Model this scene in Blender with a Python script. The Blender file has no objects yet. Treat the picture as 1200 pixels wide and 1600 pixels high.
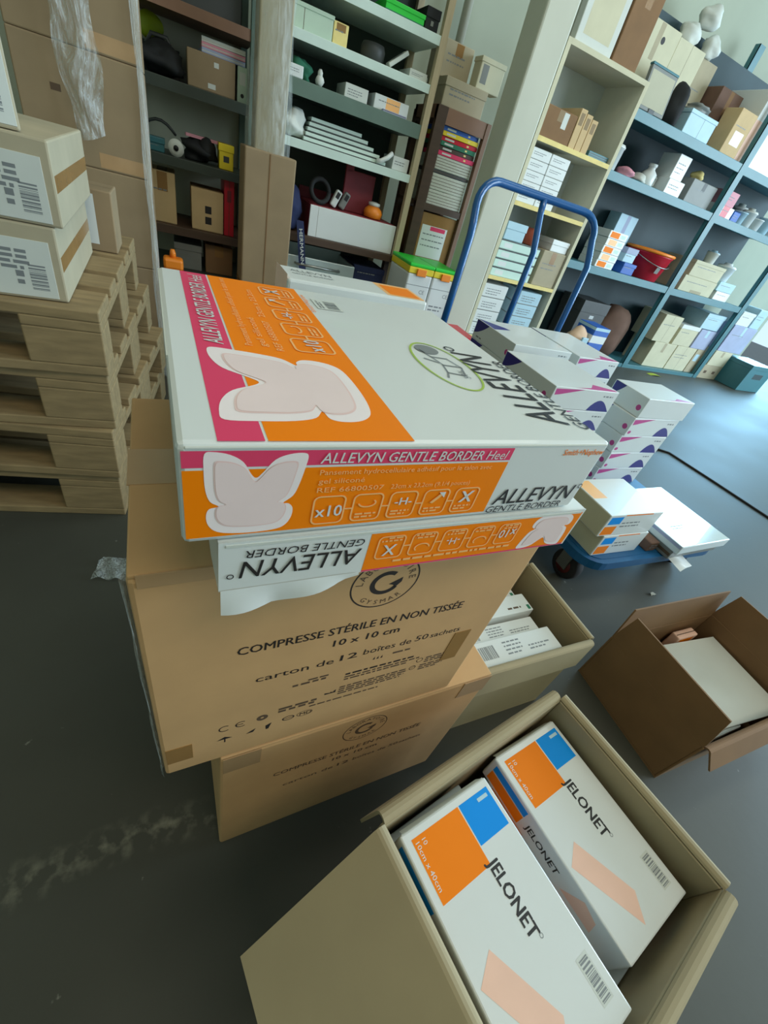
import bpy, bmesh, math, random
from mathutils import Vector, Matrix
R = math.radians
random.seed(7)
scn = bpy.context.scene
COL = scn.collection

# ------------------------------------------------------------------ camera, light, exposure
cam = bpy.data.objects.new('camera', bpy.data.cameras.new('camera'))
COL.objects.link(cam)
cam.data.sensor_fit = 'VERTICAL'; cam.data.sensor_height = 24.0
cam.data.lens = 24.0 * 653.73 / 1600.0
cam.data.clip_start = 0.01
def camera_axes():
    p, ro, a = R(37.507), R(-17.555), R(58.617)
    r = Vector((1, 0, 0)); f = Vector((0, math.cos(p), -math.sin(p))); d = Vector((0, -math.sin(p), -math.cos(p)))
    r2 = r * math.cos(ro) + d * math.sin(ro); d2 = d * math.cos(ro) - r * math.sin(ro)
    def w(v): return Vector((math.sin(a) * v.x + math.cos(a) * v.y, -math.cos(a) * v.x + math.sin(a) * v.y, v.z))
    return w(r2), w(-d2), w(-f)
cx, cy, cz = camera_axes()
cam.matrix_world = Matrix(((cx.x, cy.x, cz.x, 0), (cx.y, cy.y, cz.y, 0), (cx.z, cy.z, cz.z, 0.95), (0, 0, 0, 1)))
scn.camera = cam
scn.view_settings.view_transform = 'Standard'; scn.view_settings.look = 'None'
scn.view_settings.gamma = 1.0; scn.view_settings.use_curve_mapping = False
scn.view_settings.exposure = 0.22
wd = bpy.data.worlds.new('sky'); scn.world = wd; wd.use_nodes = True
wd.node_tree.nodes['Background'].inputs[0].default_value = (0.62, 0.83, 1.0, 1)
wd.node_tree.nodes['Background'].inputs[1].default_value = 1.0
def area(name, loc, target, sx, sy, power, col):
    l = bpy.data.lights.new(name, 'AREA'); l.shape = 'RECTANGLE'; l.size = sx; l.size_y = sy
    l.energy = power; l.color = col
    o = bpy.data.objects.new(name, l); COL.objects.link(o); o.location = loc
    o.rotation_euler = (Vector(target) - Vector(loc)).to_track_quat('-Z', 'Y').to_euler()
    return o
area('daylight_through_gate', (8.8, -1.9, 2.3), (0.0, 0.2, 0.8), 5.4, 3.6, 590, (0.70, 0.88, 1.0))
area('daylight_through_back_gate', (8.15, 3.75, 2.0), (5.0, 0.0, 0.8), 1.7, 3.6, 270, (0.34, 0.70, 1.0))
area('ceiling_lamp_light', (0.9, -1.6, 4.2), (0.7, 0.1, 0.3), 2.4, 1.2, 44, (1.0, 0.90, 0.70))
area('ceiling_lamp_light', (2.4, 1.2, 4.2), (2.6, 2.8, 0.7), 3.0, 0.6, 34, (0.95, 1.0, 0.90))

# ------------------------------------------------------------------ materials
def lin(c):
    return tuple(((v / 255.0) / 12.92 if v / 255.0 <= 0.04045 else ((v / 255.0 + 0.055) / 1.055) ** 2.4) for v in c)
def mat(name, rgb, rough=0.6, var=0.08, scale=9.0, bump=0.0, metal=0.0, spec=0.5, coat=0.0, alpha=1.0, stretch=None):
    m = bpy.data.materials.new(name); m.use_nodes = True
    nt = m.node_tree; b = nt.nodes['Principled BSDF']
    c = lin(rgb)
    tc = nt.nodes.new('ShaderNodeTexCoord'); mp = nt.nodes.new('ShaderNodeMapping'); nz = nt.nodes.new('ShaderNodeTexNoise')
    nt.links.new(tc.outputs['Object'], mp.inputs['Vector']); nt.links.new(mp.outputs[0], nz.inputs['Vector'])
    if stretch: mp.inputs['Scale'].default_value = stretch
    nz.inputs['Scale'].default_value = scale; nz.inputs['Detail'].default_value = 5
    rp = nt.nodes.new('ShaderNodeValToRGB')
    rp.color_ramp.elements[0].position = 0.3; rp.color_ramp.elements[1].position = 0.72
    rp.color_ramp.elements[0].color = tuple(max(0, v * (1 - var)) for v in c) + (1,)
    rp.color_ramp.elements[1].color = tuple(min(1, v * (1 + var)) for v in c) + (1,)
    nt.links.new(nz.outputs['Fac'], rp.inputs[0]); nt.links.new(rp.outputs[0], b.inputs['Base Color'])
    b.inputs['Roughness'].default_value = rough; b.inputs['Metallic'].default_value = metal
    b.inputs['Specular IOR Level'].default_value = spec
    b.inputs['Coat Weight'].default_value = coat; b.inputs['Alpha'].default_value = alpha
    if bump:
        bp = nt.nodes.new('ShaderNodeBump'); bp.inputs['Strength'].default_value = bump; bp.inputs['Distance'].default_value = 0.004
        nt.links.new(nz.outputs['Fac'], bp.inputs['Height']); nt.links.new(bp.outputs[0], b.inputs['Normal'])
    return m
M = dict(
    kraft=mat('kraft_cardboard', (198, 156, 108), 0.75, 0.06, 14, 0.05),
    kraft_dull=mat('dull_cardboard', (150, 128, 98), 0.8, 0.08, 9, 0.05),
    kraft_grey=mat('grey_cardboard', (176, 164, 138), 0.8, 0.07, 9, 0.05),
    kraft_pale=mat('pale_cardboard', (206, 200, 172), 0.8, 0.06, 8, 0.05),
    kraft_brown=mat('brown_cardboard', (132, 98, 64), 0.8, 0.1, 9, 0.05),
    tape=mat('packing_tape', (150, 112, 66), 0.25, 0.08, 20),
    tape_clear=mat('clear_tape', (186, 150, 110), 0.15, 0.05, 20, coat=0.5),
    ink=mat('black_ink', (34, 30, 30), 0.6, 0.05), ink_soft=mat('faded_ink', (92, 72, 54), 0.7, 0.1),
    white=mat('white_carton', (222, 225, 223), 0.35, 0.02, 6, coat=0.15),
    white_dull=mat('white_paper', (208, 211, 204), 0.65, 0.04, 8),
    orange=mat('orange_print', (255, 134, 0), 0.5, 0.02, 6, spec=.2), orange_pale=mat('pale_orange_print', (255, 190, 120), 0.4, 0.03),
    crimson=mat('crimson_print', (228, 70, 108), 0.5, 0.02, spec=.2), pink=mat('pink_print', (244, 220, 218), 0.4, 0.03, 20),
    pink_pale=mat('pale_pink_print', (250, 236, 236), 0.4, 0.02, 20), pink_line=mat('pink_shade_print', (242, 208, 204), 0.4, 0.03, 20),
    peach=mat('peach_print', (244, 198, 176), 0.4, 0.04, 20), blue=mat('sky_blue_print', (0, 146, 236), 0.5, 0.02, spec=.2),
    navy=mat('navy_print', (44, 42, 126), 0.4, 0.08), magenta=mat('magenta_print', (196, 66, 140), 0.4, 0.05),
    green_line=mat('lime_print', (168, 196, 70), 0.4, 0.05), grey_ink=mat('grey_print', (128, 132, 134), 0.5, 0.1),
    trolley=mat('blue_enamel', (14, 86, 150), 0.3, 0.06, 12, coat=0.3), trolley_deck=mat('blue_deck', (18, 88, 136), 0.5, 0.12, 16),
    rubber=mat('black_rubber', (32, 30, 32), 0.7, 0.1), hub=mat('dark_red_hub', (92, 24, 22), 0.5, 0.1), steel=mat('steel', (150, 152, 150), 0.35, 0.06, metal=0.9),
    wood=mat('pallet_wood', (166, 144, 102), 0.8, 0.16, 5, 0.2, stretch=(2, 10, 10)), wood_dark=mat('aged_pallet_wood', (146, 124, 88), 0.8, 0.2, 6, 0.2, stretch=(2, 9, 9)),
    brick_red=mat('red_painted_board', (150, 66, 40), 0.8, 0.15),
    rack_dark=mat('dark_rack_metal', (58, 66, 58), 0.5, 0.12, 6), rack_grey=mat('grey_green_rack_metal', (96, 116, 104), 0.5, 0.1, 6),
    shelf_white=mat('white_shelf_edge', (206, 222, 212), 0.45, 0.05), back_grey=mat('grey_back_board', (186, 182, 160), 0.85, 0.08, 4),
    back_dark=mat('dark_back_board', (70, 78, 70), 0.85, 0.1, 4),
    post_wood=mat('pale_wood_post', (188, 170, 138), 0.7, 0.1, 8, stretch=(8, 8, 1)), case_brown=mat('dark_brown_veneer', (78, 58, 44), 0.6, 0.15, 6, stretch=(1, 1, 8)), case_mid=mat('brown_veneer', (140, 104, 82), 0.6, 0.12, 6),
    cream=mat('cream_painted_board', (208, 206, 188), 0.6, 0.06, 5), yellow_edge=mat('yellow_chipboard_edge', (236, 214, 140), 0.7, 0.08, 20),
    teal=mat('teal_rack_metal', (62, 118, 128), 0.4, 0.08, 5), teal_dark=mat('dark_teal_panel', (40, 62, 68), 0.6, 0.1, 4),
    red=mat('red_plastic', (206, 30, 52), 0.35, 0.05), orange_pl=mat('orange_plastic', (246, 140, 40), 0.4, 0.05), yellow=mat('yellow_plastic', (232, 206, 40), 0.5, 0.06),
    green=mat('green_plastic', (40, 200, 60), 0.4, 0.05), green_dark=mat('green_cloth', (50, 120, 92), 0.8, 0.2, 12, 0.3), lime=mat('lime_plastic', (166, 180, 24), 0.6, 0.1),
    maroon=mat('maroon_board', (134, 44, 54), 0.6, 0.1), black=mat('black_fabric', (30, 32, 34), 0.8, 0.2, 14, 0.3), navy_cloth=mat('navy_cloth', (36, 46, 84), 0.85, 0.2, 12, 0.3),
    grey=mat('grey_plastic', (128, 130, 126), 0.5, 0.08), grey_dark=mat('charcoal_plastic', (66, 68, 68), 0.5, 0.12), blue_box=mat('blue_box_print', (40, 96, 184), 0.5, 0.1),
    pale_blue=mat('pale_blue_card', (176, 208, 222), 0.5, 0.06), pale_green=mat('pale_green_card', (186, 206, 186), 0.6, 0.06), lilac=mat('lilac_card', (164, 172, 200), 0.6, 0.08),
    mint=mat('mint_card', (200, 226, 214), 0.5, 0.05), tan=mat('tan_card', (206, 176, 130), 0.75, 0.08), pages=mat('paper_pages', (198, 200, 186), 0.8, 0.15, 60, stretch=(1, 1, 6)),
    aluminium=mat('brushed_aluminium', (200, 212, 212), 0.35, 0.06, metal=0.5), rose=mat('rose_card', (220, 150, 164), 0.6, 0.08), brown_bag=mat('brown_cloth', (108, 80, 66), 0.85, 0.15, 10, 0.3),
    wall=mat('pale_green_plaster', (172, 178, 160), 0.85, 0.05, 2.5, 0.05), column=mat('white_painted_concrete', (206, 206, 190), 0.75, 0.06, 3, 0.08),
    ceiling=mat('ceiling_board', (170, 176, 170), 0.9, 0.04, 2), gloss=mat('shrink_wrapped_card', (224, 236, 238), 0.12, 0.03, 5, coat=0.8),
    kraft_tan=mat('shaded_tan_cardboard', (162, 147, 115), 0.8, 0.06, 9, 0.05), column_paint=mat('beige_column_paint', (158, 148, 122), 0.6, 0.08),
    flesh=mat('beige_cloth', (214, 178, 148), 0.8, 0.1, 10, 0.2),
)
def film_material(lo, hi, bump):
    m = bpy.data.materials.new('clear_plastic_film'); m.use_nodes = True
    nt = m.node_tree; nt.nodes.clear()
    out = nt.nodes.new('ShaderNodeOutputMaterial'); mx = nt.nodes.new('ShaderNodeMixShader'); tr = nt.nodes.new('ShaderNodeBsdfTransparent')
    pr = nt.nodes.new('ShaderNodeBsdfPrincipled'); pr.inputs['Base Color'].default_value = (0.75, 0.82, 0.82, 1); pr.inputs['Roughness'].default_value = 0.2
    nz = nt.nodes.new('ShaderNodeTexNoise'); nz.inputs['Scale'].default_value = 14; nz.inputs['Detail'].default_value = 4
    mr = nt.nodes.new('ShaderNodeMapRange'); mr.inputs[1].default_value = 0.3; mr.inputs[2].default_value = 0.75; mr.inputs[3].default_value = lo; mr.inputs[4].default_value = hi
    nt.links.new(nz.outputs['Fac'], mr.inputs[0]); nt.links.new(mr.outputs[0], mx.inputs[0])
    bp = nt.nodes.new('ShaderNodeBump'); bp.inputs['Strength'].default_value = bump; bp.inputs['Distance'].default_value = 0.01
    nt.links.new(nz.outputs['Fac'], bp.inputs['Height']); nt.links.new(bp.outputs[0], pr.inputs['Normal'])
    nt.links.new(tr.outputs[0], mx.inputs[1]); nt.links.new(pr.outputs[0], mx.inputs[2]); nt.links.new(mx.outputs[0], out.inputs[0])
    return m
M['film'] = film_material(0.12, 0.62, 0.6)
M['film_mid'] = film_material(0.10, 0.5, 0.35)
M['film_thin'] = film_material(0.05, 0.34, 0.35)
def floor_material():
    m = bpy.data.materials.new('worn_concrete_floor'); m.use_nodes = True
    nt = m.node_tree; b = nt.nodes['Principled BSDF']; L = nt.links.new
    tc = nt.nodes.new('ShaderNodeTexCoord')
    n1 = nt.nodes.new('ShaderNodeTexNoise'); n1.inputs['Scale'].default_value = 1.6; n1.inputs['Detail'].default_value = 6
    n2 = nt.nodes.new('ShaderNodeTexNoise'); n2.inputs['Scale'].default_value = 42; n2.inputs['Detail'].default_value = 4
    L(tc.outputs['Object'], n1.inputs['Vector']); L(tc.outputs['Object'], n2.inputs['Vector'])
    r1 = nt.nodes.new('ShaderNodeValToRGB')
    r1.color_ramp.elements[0].position = 0.3; r1.color_ramp.elements[0].color = lin((56, 56, 48)) + (1,)
    r1.color_ramp.elements[1].position = 0.75; r1.color_ramp.elements[1].color = lin((76, 76, 67)) + (1,)
    L(n1.outputs['Fac'], r1.inputs[0])
    # a dusty scuff running along the floor at y = 0.25
    sep = nt.nodes.new('ShaderNodeSeparateXYZ'); L(tc.outputs['Object'], sep.inputs[0])
    def math_(op, a, bb):
        n = nt.nodes.new('ShaderNodeMath'); n.operation = op
        for i, v in enumerate((a, bb)):
            if v is None: continue
            if isinstance(v, float): n.inputs[i].default_value = v
            else: L(v, n.inputs[i])
        return n.outputs[0]
    wob = math_('MULTIPLY', n1.outputs['Fac'], 0.12)
    dist = math_('ABSOLUTE', math_('SUBTRACT', math_('ADD', sep.outputs['Y'], wob), 0.315), None)
    band = math_('SUBTRACT', 1.0, math_('MULTIPLY', dist, 28.0)); bandn = nt.nodes.new('ShaderNodeClamp'); L(band, bandn.inputs[0])
    sp = nt.nodes.new('ShaderNodeMapRange'); sp.inputs[1].default_value = 0.48; sp.inputs[2].default_value = 0.7; L(n2.outputs['Fac'], sp.inputs[0])
    lim = nt.nodes.new('ShaderNodeMapRange'); lim.inputs[1].default_value = 0.25; lim.inputs[2].default_value = 0.0; L(sep.outputs['X'], lim.inputs[0])
    fac = math_('MULTIPLY', math_('MULTIPLY', bandn.outputs[0], sp.outputs[0]), lim.outputs[0])
    mx = nt.nodes.new('ShaderNodeMix'); mx.data_type = 'RGBA'
    L(fac, mx.inputs[0]); L(r1.outputs[0], mx.inputs[6]); mx.inputs[7].default_value = lin((124, 122, 108)) + (1,)
    spk = nt.nodes.new('ShaderNodeMapRange'); spk.inputs[1].default_value = 0.72; spk.inputs[2].default_value = 0.8; L(n2.outputs['Fac'], spk.inputs[0])
    mx2 = nt.nodes.new('ShaderNodeMix'); mx2.data_type = 'RGBA'; L(spk.outputs[0], mx2.inputs[0]); L(mx.outputs[2], mx2.inputs[6]); mx2.inputs[7].default_value = lin((140, 140, 130)) + (1,)
    L(mx2.outputs[2], b.inputs['Base Color'])
    rr = nt.nodes.new('ShaderNodeMapRange'); rr.inputs[3].default_value = 0.5; rr.inputs[4].default_value = 0.66; L(n1.outputs['Fac'], rr.inputs[0]); L(rr.outputs[0], b.inputs['Roughness'])
    bp = nt.nodes.new('ShaderNodeBump'); bp.inputs['Strength'].default_value = 0.08; bp.inputs['Distance'].default_value = 0.003
    L(n2.outputs['Fac'], bp.inputs['Height']); L(bp.outputs[0], b.inputs['Normal'])
    return m
M['floor'] = floor_material()

# ------------------------------------------------------------------ mesh builder
_text = {}
def text_mesh(s, bold=0.0, shear=0.0):
    """Flat letters one unit high: (verts2d, faces, width)."""
    k = (s, bold, shear)
    if k not in _text:
        cu = bpy.data.curves.new('letters', 'FONT'); cu.body = s; cu.size = 1.0; cu.resolution_u = 2; cu.offset = bold; cu.shear = shear; cu.fill_mode = 'FRONT'
        ob = bpy.data.objects.new('letters', cu); COL.objects.link(ob)
        me = bpy.data.meshes.new_from_object(ob.evaluated_get(bpy.context.evaluated_depsgraph_get()))
        vs = [(v.co.x, v.co.y) for v in me.vertices]; fs = [tuple(p.vertices) for p in me.polygons]
        bpy.data.objects.remove(ob); bpy.data.curves.remove(cu); bpy.data.meshes.remove(me)
        x0 = min(v[0] for v in vs); x1 = max(v[0] for v in vs); vs = [(v[0] - x0, v[1]) for v in vs]
        _text[k] = (vs, fs, x1 - x0)
    return _text[k]
class MB:
    def __init__(s): s.v = []; s.f = []; s.mi = []; s.mats = []; s.sm = []
    def slot(s, m):
        if isinstance(m, str): m = M[m]
        if m not in s.mats: s.mats.append(m)
        return s.mats.index(m)
    def add(s, vs, fs, m, smooth=False):
        o = len(s.v); k = s.slot(m)
        s.v += [tuple(v) for v in vs]
        for f in fs: s.f.append(tuple(i + o for i in f)); s.mi.append(k); s.sm.append(smooth)
        return s
    def _bm(s, bm, m, smooth=False):
        bm.verts.index_update()
        s.add([v.co[:] for v in bm.verts], [[v.index for v in f.verts] for f in bm.faces], m, smooth); bm.free(); return s
    def box(s, x0, x1, y0, y1, z0, z1, m, bev=0.0, mtx=None):
        bm = bmesh.new(); bmesh.ops.create_cube(bm, size=1.0)
        for v in bm.verts: v.co = Vector((x0 + (v.co.x + .5) * (x1 - x0), y0 + (v.co.y + .5) * (y1 - y0), z0 + (v.co.z + .5) * (z1 - z0)))
        if bev: bmesh.ops.bevel(bm, geom=bm.edges[:], offset=min(bev, .45 * min(abs(x1 - x0), abs(y1 - y0), abs(z1 - z0))), segments=2, affect='EDGES', profile=0.5)
        if mtx: bmesh.ops.transform(bm, matrix=mtx, verts=bm.verts)
        return s._bm(bm, m)
    def prism(s, pts, z0, z1, m, mtx=None):
        n = len(pts); vs = [Vector((p[0], p[1], z0)) for p in pts] + [Vector((p[0], p[1], z1)) for p in pts]
        if mtx: vs = [mtx @ v for v in vs]
        return s.add(vs, [tuple(range(n))[::-1], tuple(range(n, 2 * n))] + [(i, (i + 1) % n, n + (i + 1) % n, n + i) for i in range(n)], m)
    def lathe(s, prof, m, c=(0, 0, 0), seg=24, mtx=None, sy=1.0):
        vs = []; fs = []; n = len(prof)
        for r, z in prof:
            for k in range(seg):
                a = 2 * math.pi * k / seg; v = Vector((c[0] + r * math.cos(a), c[1] + sy * r * math.sin(a), c[2] + z)); vs.append(mtx @ v if mtx else v)
        for i in range(n - 1):
            for k in range(seg): fs.append((i * seg + k, i * seg + (k + 1) % seg, (i + 1) * seg + (k + 1) % seg, (i + 1) * seg + k))
        fs.append(tuple(range(seg))[::-1]); fs.append(tuple(range((n - 1) * seg, n * seg)))
        return s.add(vs, fs, m, True)
    def tube(s, pts, r, m, seg=12):
        pts = [Vector(p) for p in pts]; vs = []; fs = []; n = len(pts); up = None
        for i, p in enumerate(pts):
            t = (pts[min(i + 1, n - 1)] - pts[max(i - 1, 0)]).normalized()
            if up is None: up = t.orthogonal().normalized()
            up = (up - t * up.dot(t)).normalized(); sd = t.cross(up); rr = r[i] if isinstance(r, (list, tuple)) else r
            vs += [p + (up * math.cos(2 * math.pi * k / seg) + sd * math.sin(2 * math.pi * k / seg)) * rr for k in range(seg)]
        for i in range(n - 1):
            for k in range(seg): fs.append((i * seg + k, i * seg + (k + 1) % seg, (i + 1) * seg + (k + 1) % seg, (i + 1) * seg + k))
        fs.append(tuple(range(seg))[::-1]); fs.append(tuple(range((n - 1) * seg, n * seg)))
        return s.add(vs, fs, m, True)
    def blob(s, c, rad, m, noise=0.15, sub=3, seed=0, flat=True):
        bm = bmesh.new(); bmesh.ops.create_icosphere(bm, subdivisions=sub, radius=1.0); rn = random.Random(seed)
        ph = [rn.uniform(0, 6.28) for _ in range(9)]
        for v in bm.verts:
            q = v.co.copy(); d = 1 + noise * (math.sin(3.1 * q.x + ph[0]) * math.sin(2.7 * q.y + ph[1]) + .7 * math.sin(5.3 * q.z + ph[2] + 2 * q.x) + .5 * math.sin(8 * q.x + 7 * q.y + ph[3]) * math.sin(9 * q.z + ph[4]))
            z = q.z * rad[2] * d
            if flat: z = max(z, -rad[2] * .82)
            v.co = Vector((c[0] + q.x * rad[0] * d, c[1] + q.y * rad[1] * d, c[2] + z))
        return s._bm(bm, m, True)
    def sheet(s, fn, nu, nv, m, thick=0.0):
        vs = [Vector(fn(i / nu, j / nv)) for j in range(nv + 1) for i in range(nu + 1)]
        fs = [(j * (nu + 1) + i, j * (nu + 1) + i + 1, (j + 1) * (nu + 1) + i + 1, (j + 1) * (nu + 1) + i) for j in range(nv) for i in range(nu)]
        return s.add(vs, fs, m, True)
    def build(s, name, parent=None, loc=None, rz=0.0):
        me = bpy.data.meshes.new(name); me.from_pydata(s.v, [], s.f)
        for m in s.mats: me.materials.append(m)
        me.polygons.foreach_set('material_index', s.mi); me.polygons.foreach_set('use_smooth', s.sm); me.update()
        o = bpy.data.objects.new(name, me); COL.objects.link(o)
        if parent: o.parent = parent
        if loc is not None: o.location = loc
        o.rotation_euler[2] = rz
        return o
class Face:
    """A printed face: flat shapes laid a hair above the plane through O with axes U, V."""
    def __init__(s, mb, O, U, V): s.mb = mb; s.O = Vector(O); s.U = Vector(U).normalized(); s.V = Vector(V).normalized(); s.N = s.U.cross(s.V)
    def P(s, x, y, lay): return s.O + s.U * x + s.V * y + s.N * (0.00012 * (lay + 1))
    def poly(s, pts, m, lay=0): s.mb.add([s.P(x, y, lay) for x, y in pts], [tuple(range(len(pts)))], m)
    def rect(s, x0, y0, x1, y1, m, lay=0): s.poly([(x0, y0), (x1, y0), (x1, y1), (x0, y1)], m, lay)
    def ring(s, c, rx, ry, w, m, lay=0, seg=40, a0=0, a1=360):
        n = seg; vs = []; full = (a1 - a0) >= 360
        for k in range(n + (0 if full else 1)):
            a = R(a0 + (a1 - a0) * k / n)
            vs += [s.P(c[0] + rx * math.cos(a), c[1] + ry * math.sin(a), lay), s.P(c[0] + (rx - w) * math.cos(a), c[1] + (ry - w) * math.sin(a), lay)]
        N = len(vs) // 2
        s.mb.add(vs, [(2 * k + 1, 2 * k, 2 * ((k + 1) % N), 2 * ((k + 1) % N) + 1) for k in range(n if full else N - 1)], m)
    def disc(s, c, rx, ry, m, lay=0, seg=28): s.poly([(c[0] + rx * math.cos(2 * math.pi * k / seg), c[1] + ry * math.sin(2 * math.pi * k / seg)) for k in range(seg)], m, lay)
    def frame(s, x0, y0, x1, y1, r, w, m, lay=0):
        """Outline of a rounded rectangle."""
        out = []; inn = []
        for cx_, cy_, a in ((x1 - r, y1 - r, 0), (x0 + r, y1 - r, 90), (x0 + r, y0 + r, 180), (x1 - r, y0 + r, 270)):
            for k in range(5):
                t = R(a + 22.5 * k); out.append((cx_ + r * math.cos(t), cy_ + r * math.sin(t))); inn.append((cx_ + (r - w) * math.cos(t), cy_ + (r - w) * math.sin(t)))
        n = len(out); s.mb.add([s.P(x, y, lay) for x, y in out + inn], [(i, (i + 1) % n, n + (i + 1) % n, n + i) for i in range(n)], m)
    def text(s, t, x, y, h, m, lay=1, ang=0, bold=0.0, shear=0.0, width=None, anchor=0.0):
        """Baseline start at (x, y); h is the cap height; width squeezes or stretches the line to fit."""
        vs, fs, w = text_mesh(t, 0.0, shear); k = h / 0.72; kx = k if width is None else width / w
        ca, sa = math.cos(R(ang)), math.sin(R(ang)); out = []
        for a, b in vs:
            a = a * kx - anchor * w * kx; b = b * k; out.append(s.P(x + a * ca - b * sa, y + a * sa + b * ca, lay))
        s.mb.add(out, fs, m)
        if bold:
            for sx, sy in ((bold, 0), (bold * .5, bold * .6)):
                dx, dy = (sx * ca - sy * sa) * kx, (sx * sa + sy * ca) * k
                s.mb.add([p + s.U * dx + s.V * dy + s.N * (.00008 if sy else .00004) for p in out], fs, m)
    def arc_text(s, t, c, r, h, m, mid=90, lay=1, inside=False, spread=None):
        n = len(t); step = (spread or 14 * n) / max(1, n - 1)
        for i, ch in enumerate(t):
            if ch == ' ': continue
            a = mid + (step * (n - 1) / 2 - step * i) * (-1 if inside else 1)
            rr = r + (h if inside else 0)
            x = c[0] + rr * math.cos(R(a)); y = c[1] + rr * math.sin(R(a))
            s.text(ch, x, y, h, m, lay, ang=(a + 90 if inside else a - 90), anchor=0.5)
    def barcode(s, x0, y0, x1, y1, m='ink', lay=1, n=22, seed=3, vertical=False):
        rn = random.Random(seed); t = 0.0
        L = (y1 - y0) if vertical else (x1 - x0); ws = [rn.choice((1, 1, 2, 3)) for _ in range(2 * n)]; k = L / sum(ws)
        for i, w in enumerate(ws):
            if i % 2 == 0:
                if vertical: s.rect(x0, y0 + t, x1, y0 + t + w * k, m, lay)
                else: s.rect(x0 + t, y0, x0 + t + w * k, y1, m, lay)
            t += w * k
    def lines(s, x0, y0, x1, n, gap, h, m, lay=1, seed=1):
        """A block of small unreadable print: rows of short dashes."""
        rn = random.Random(seed)
        for i in range(n):
            x = x0; end = x1 - (rn.random() * .35 * (x1 - x0) if i == n - 1 else rn.random() * .06 * (x1 - x0))
            while x < end:
                w = rn.uniform(1.2, 4.5) * h; s.rect(x, y0 - i * gap - h, min(x + w, end), y0 - i * gap, m, lay); x += w + h * .8

# ------------------------------------------------------------------ scene tree
def tag(o, label=None, cat=None, group=None, kind=None):
    if label: o['label'] = label
    if cat: o['category'] = cat
    if group: o['group'] = group
    if kind: o['kind'] = kind
    return o
def thing(name, label, cat, loc=(0, 0, 0), rz=0.0, group=None):
    o = bpy.data.objects.new(name, None); COL.objects.link(o); o.empty_display_size = 0.05
    o.location = loc; o.rotation_euler = (0, 0, rz)
    return tag(o, label, cat, group)
def copy_tree(o, label, group=None):
    c = o.copy(); COL.objects.link(c); c['label'] = label
    if group: c['group'] = group
    for ch in list(o.children):
        d = ch.copy(); COL.objects.link(d); d.parent = c
        for g in list(ch.children):
            e = g.copy(); COL.objects.link(e); e.parent = d
    return c
def struct(name, mb, loc=None):
    o = mb.build(name, None, loc); o['kind'] = 'structure'; return o

# ------------------------------------------------------------------ the room
X0, X1, Y0, Y1, ZC = -2.6, 9.0, -6.0, 3.80, 4.5
f = MB(); f.box(X0, X1 + 4, Y0, Y1 + 4, -0.1, 0.0, 'floor'); struct('floor', f)
c = MB(); c.box(X0, X1, Y0, Y1, ZC, ZC + .1, 'ceiling'); struct('ceiling', c)
w = MB(); w.box(X0, 7.25, Y1, Y1 + .15, 0, ZC, 'wall'); w.box(7.25, X1, Y1, Y1 + .15, 4.0, ZC, 'wall'); struct('wall_back', w)
w = MB(); w.box(X0 - .15, X0, Y0, Y1, 0, ZC, 'wall'); struct('wall_left', w)
w = MB(); w.box(X0, X1, Y0 - .15, Y0, 0, ZC, 'wall'); struct('wall_front', w)
w = MB(); w.box(X1, X1 + .2, Y0, -4.7, 0, ZC, 'wall'); w.box(X1, X1 + .2, 0.9, Y1, 0, ZC, 'wall'); w.box(X1, X1 + .2, -4.7, 0.9, 4.2, ZC, 'wall'); struct('wall_right', w)
col = MB(); col.box(1.502, 1.668, 2.44, 2.60, 0, ZC, 'column', .01); struct('column_concrete', col)
pl = MB(); pl.box(0.315, 0.445, 2.50, 2.63, 0, ZC, 'column_paint', .006); struct('column_steel', pl)
pp = MB(); pp.tube([(1.72, 3.70, 1.2), (1.72, 3.70, ZC)], .03, 'column'); tag(pp.build('wall_pipe'), 'pale vertical pipe on the back wall beside the white column', 'pipe')

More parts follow.
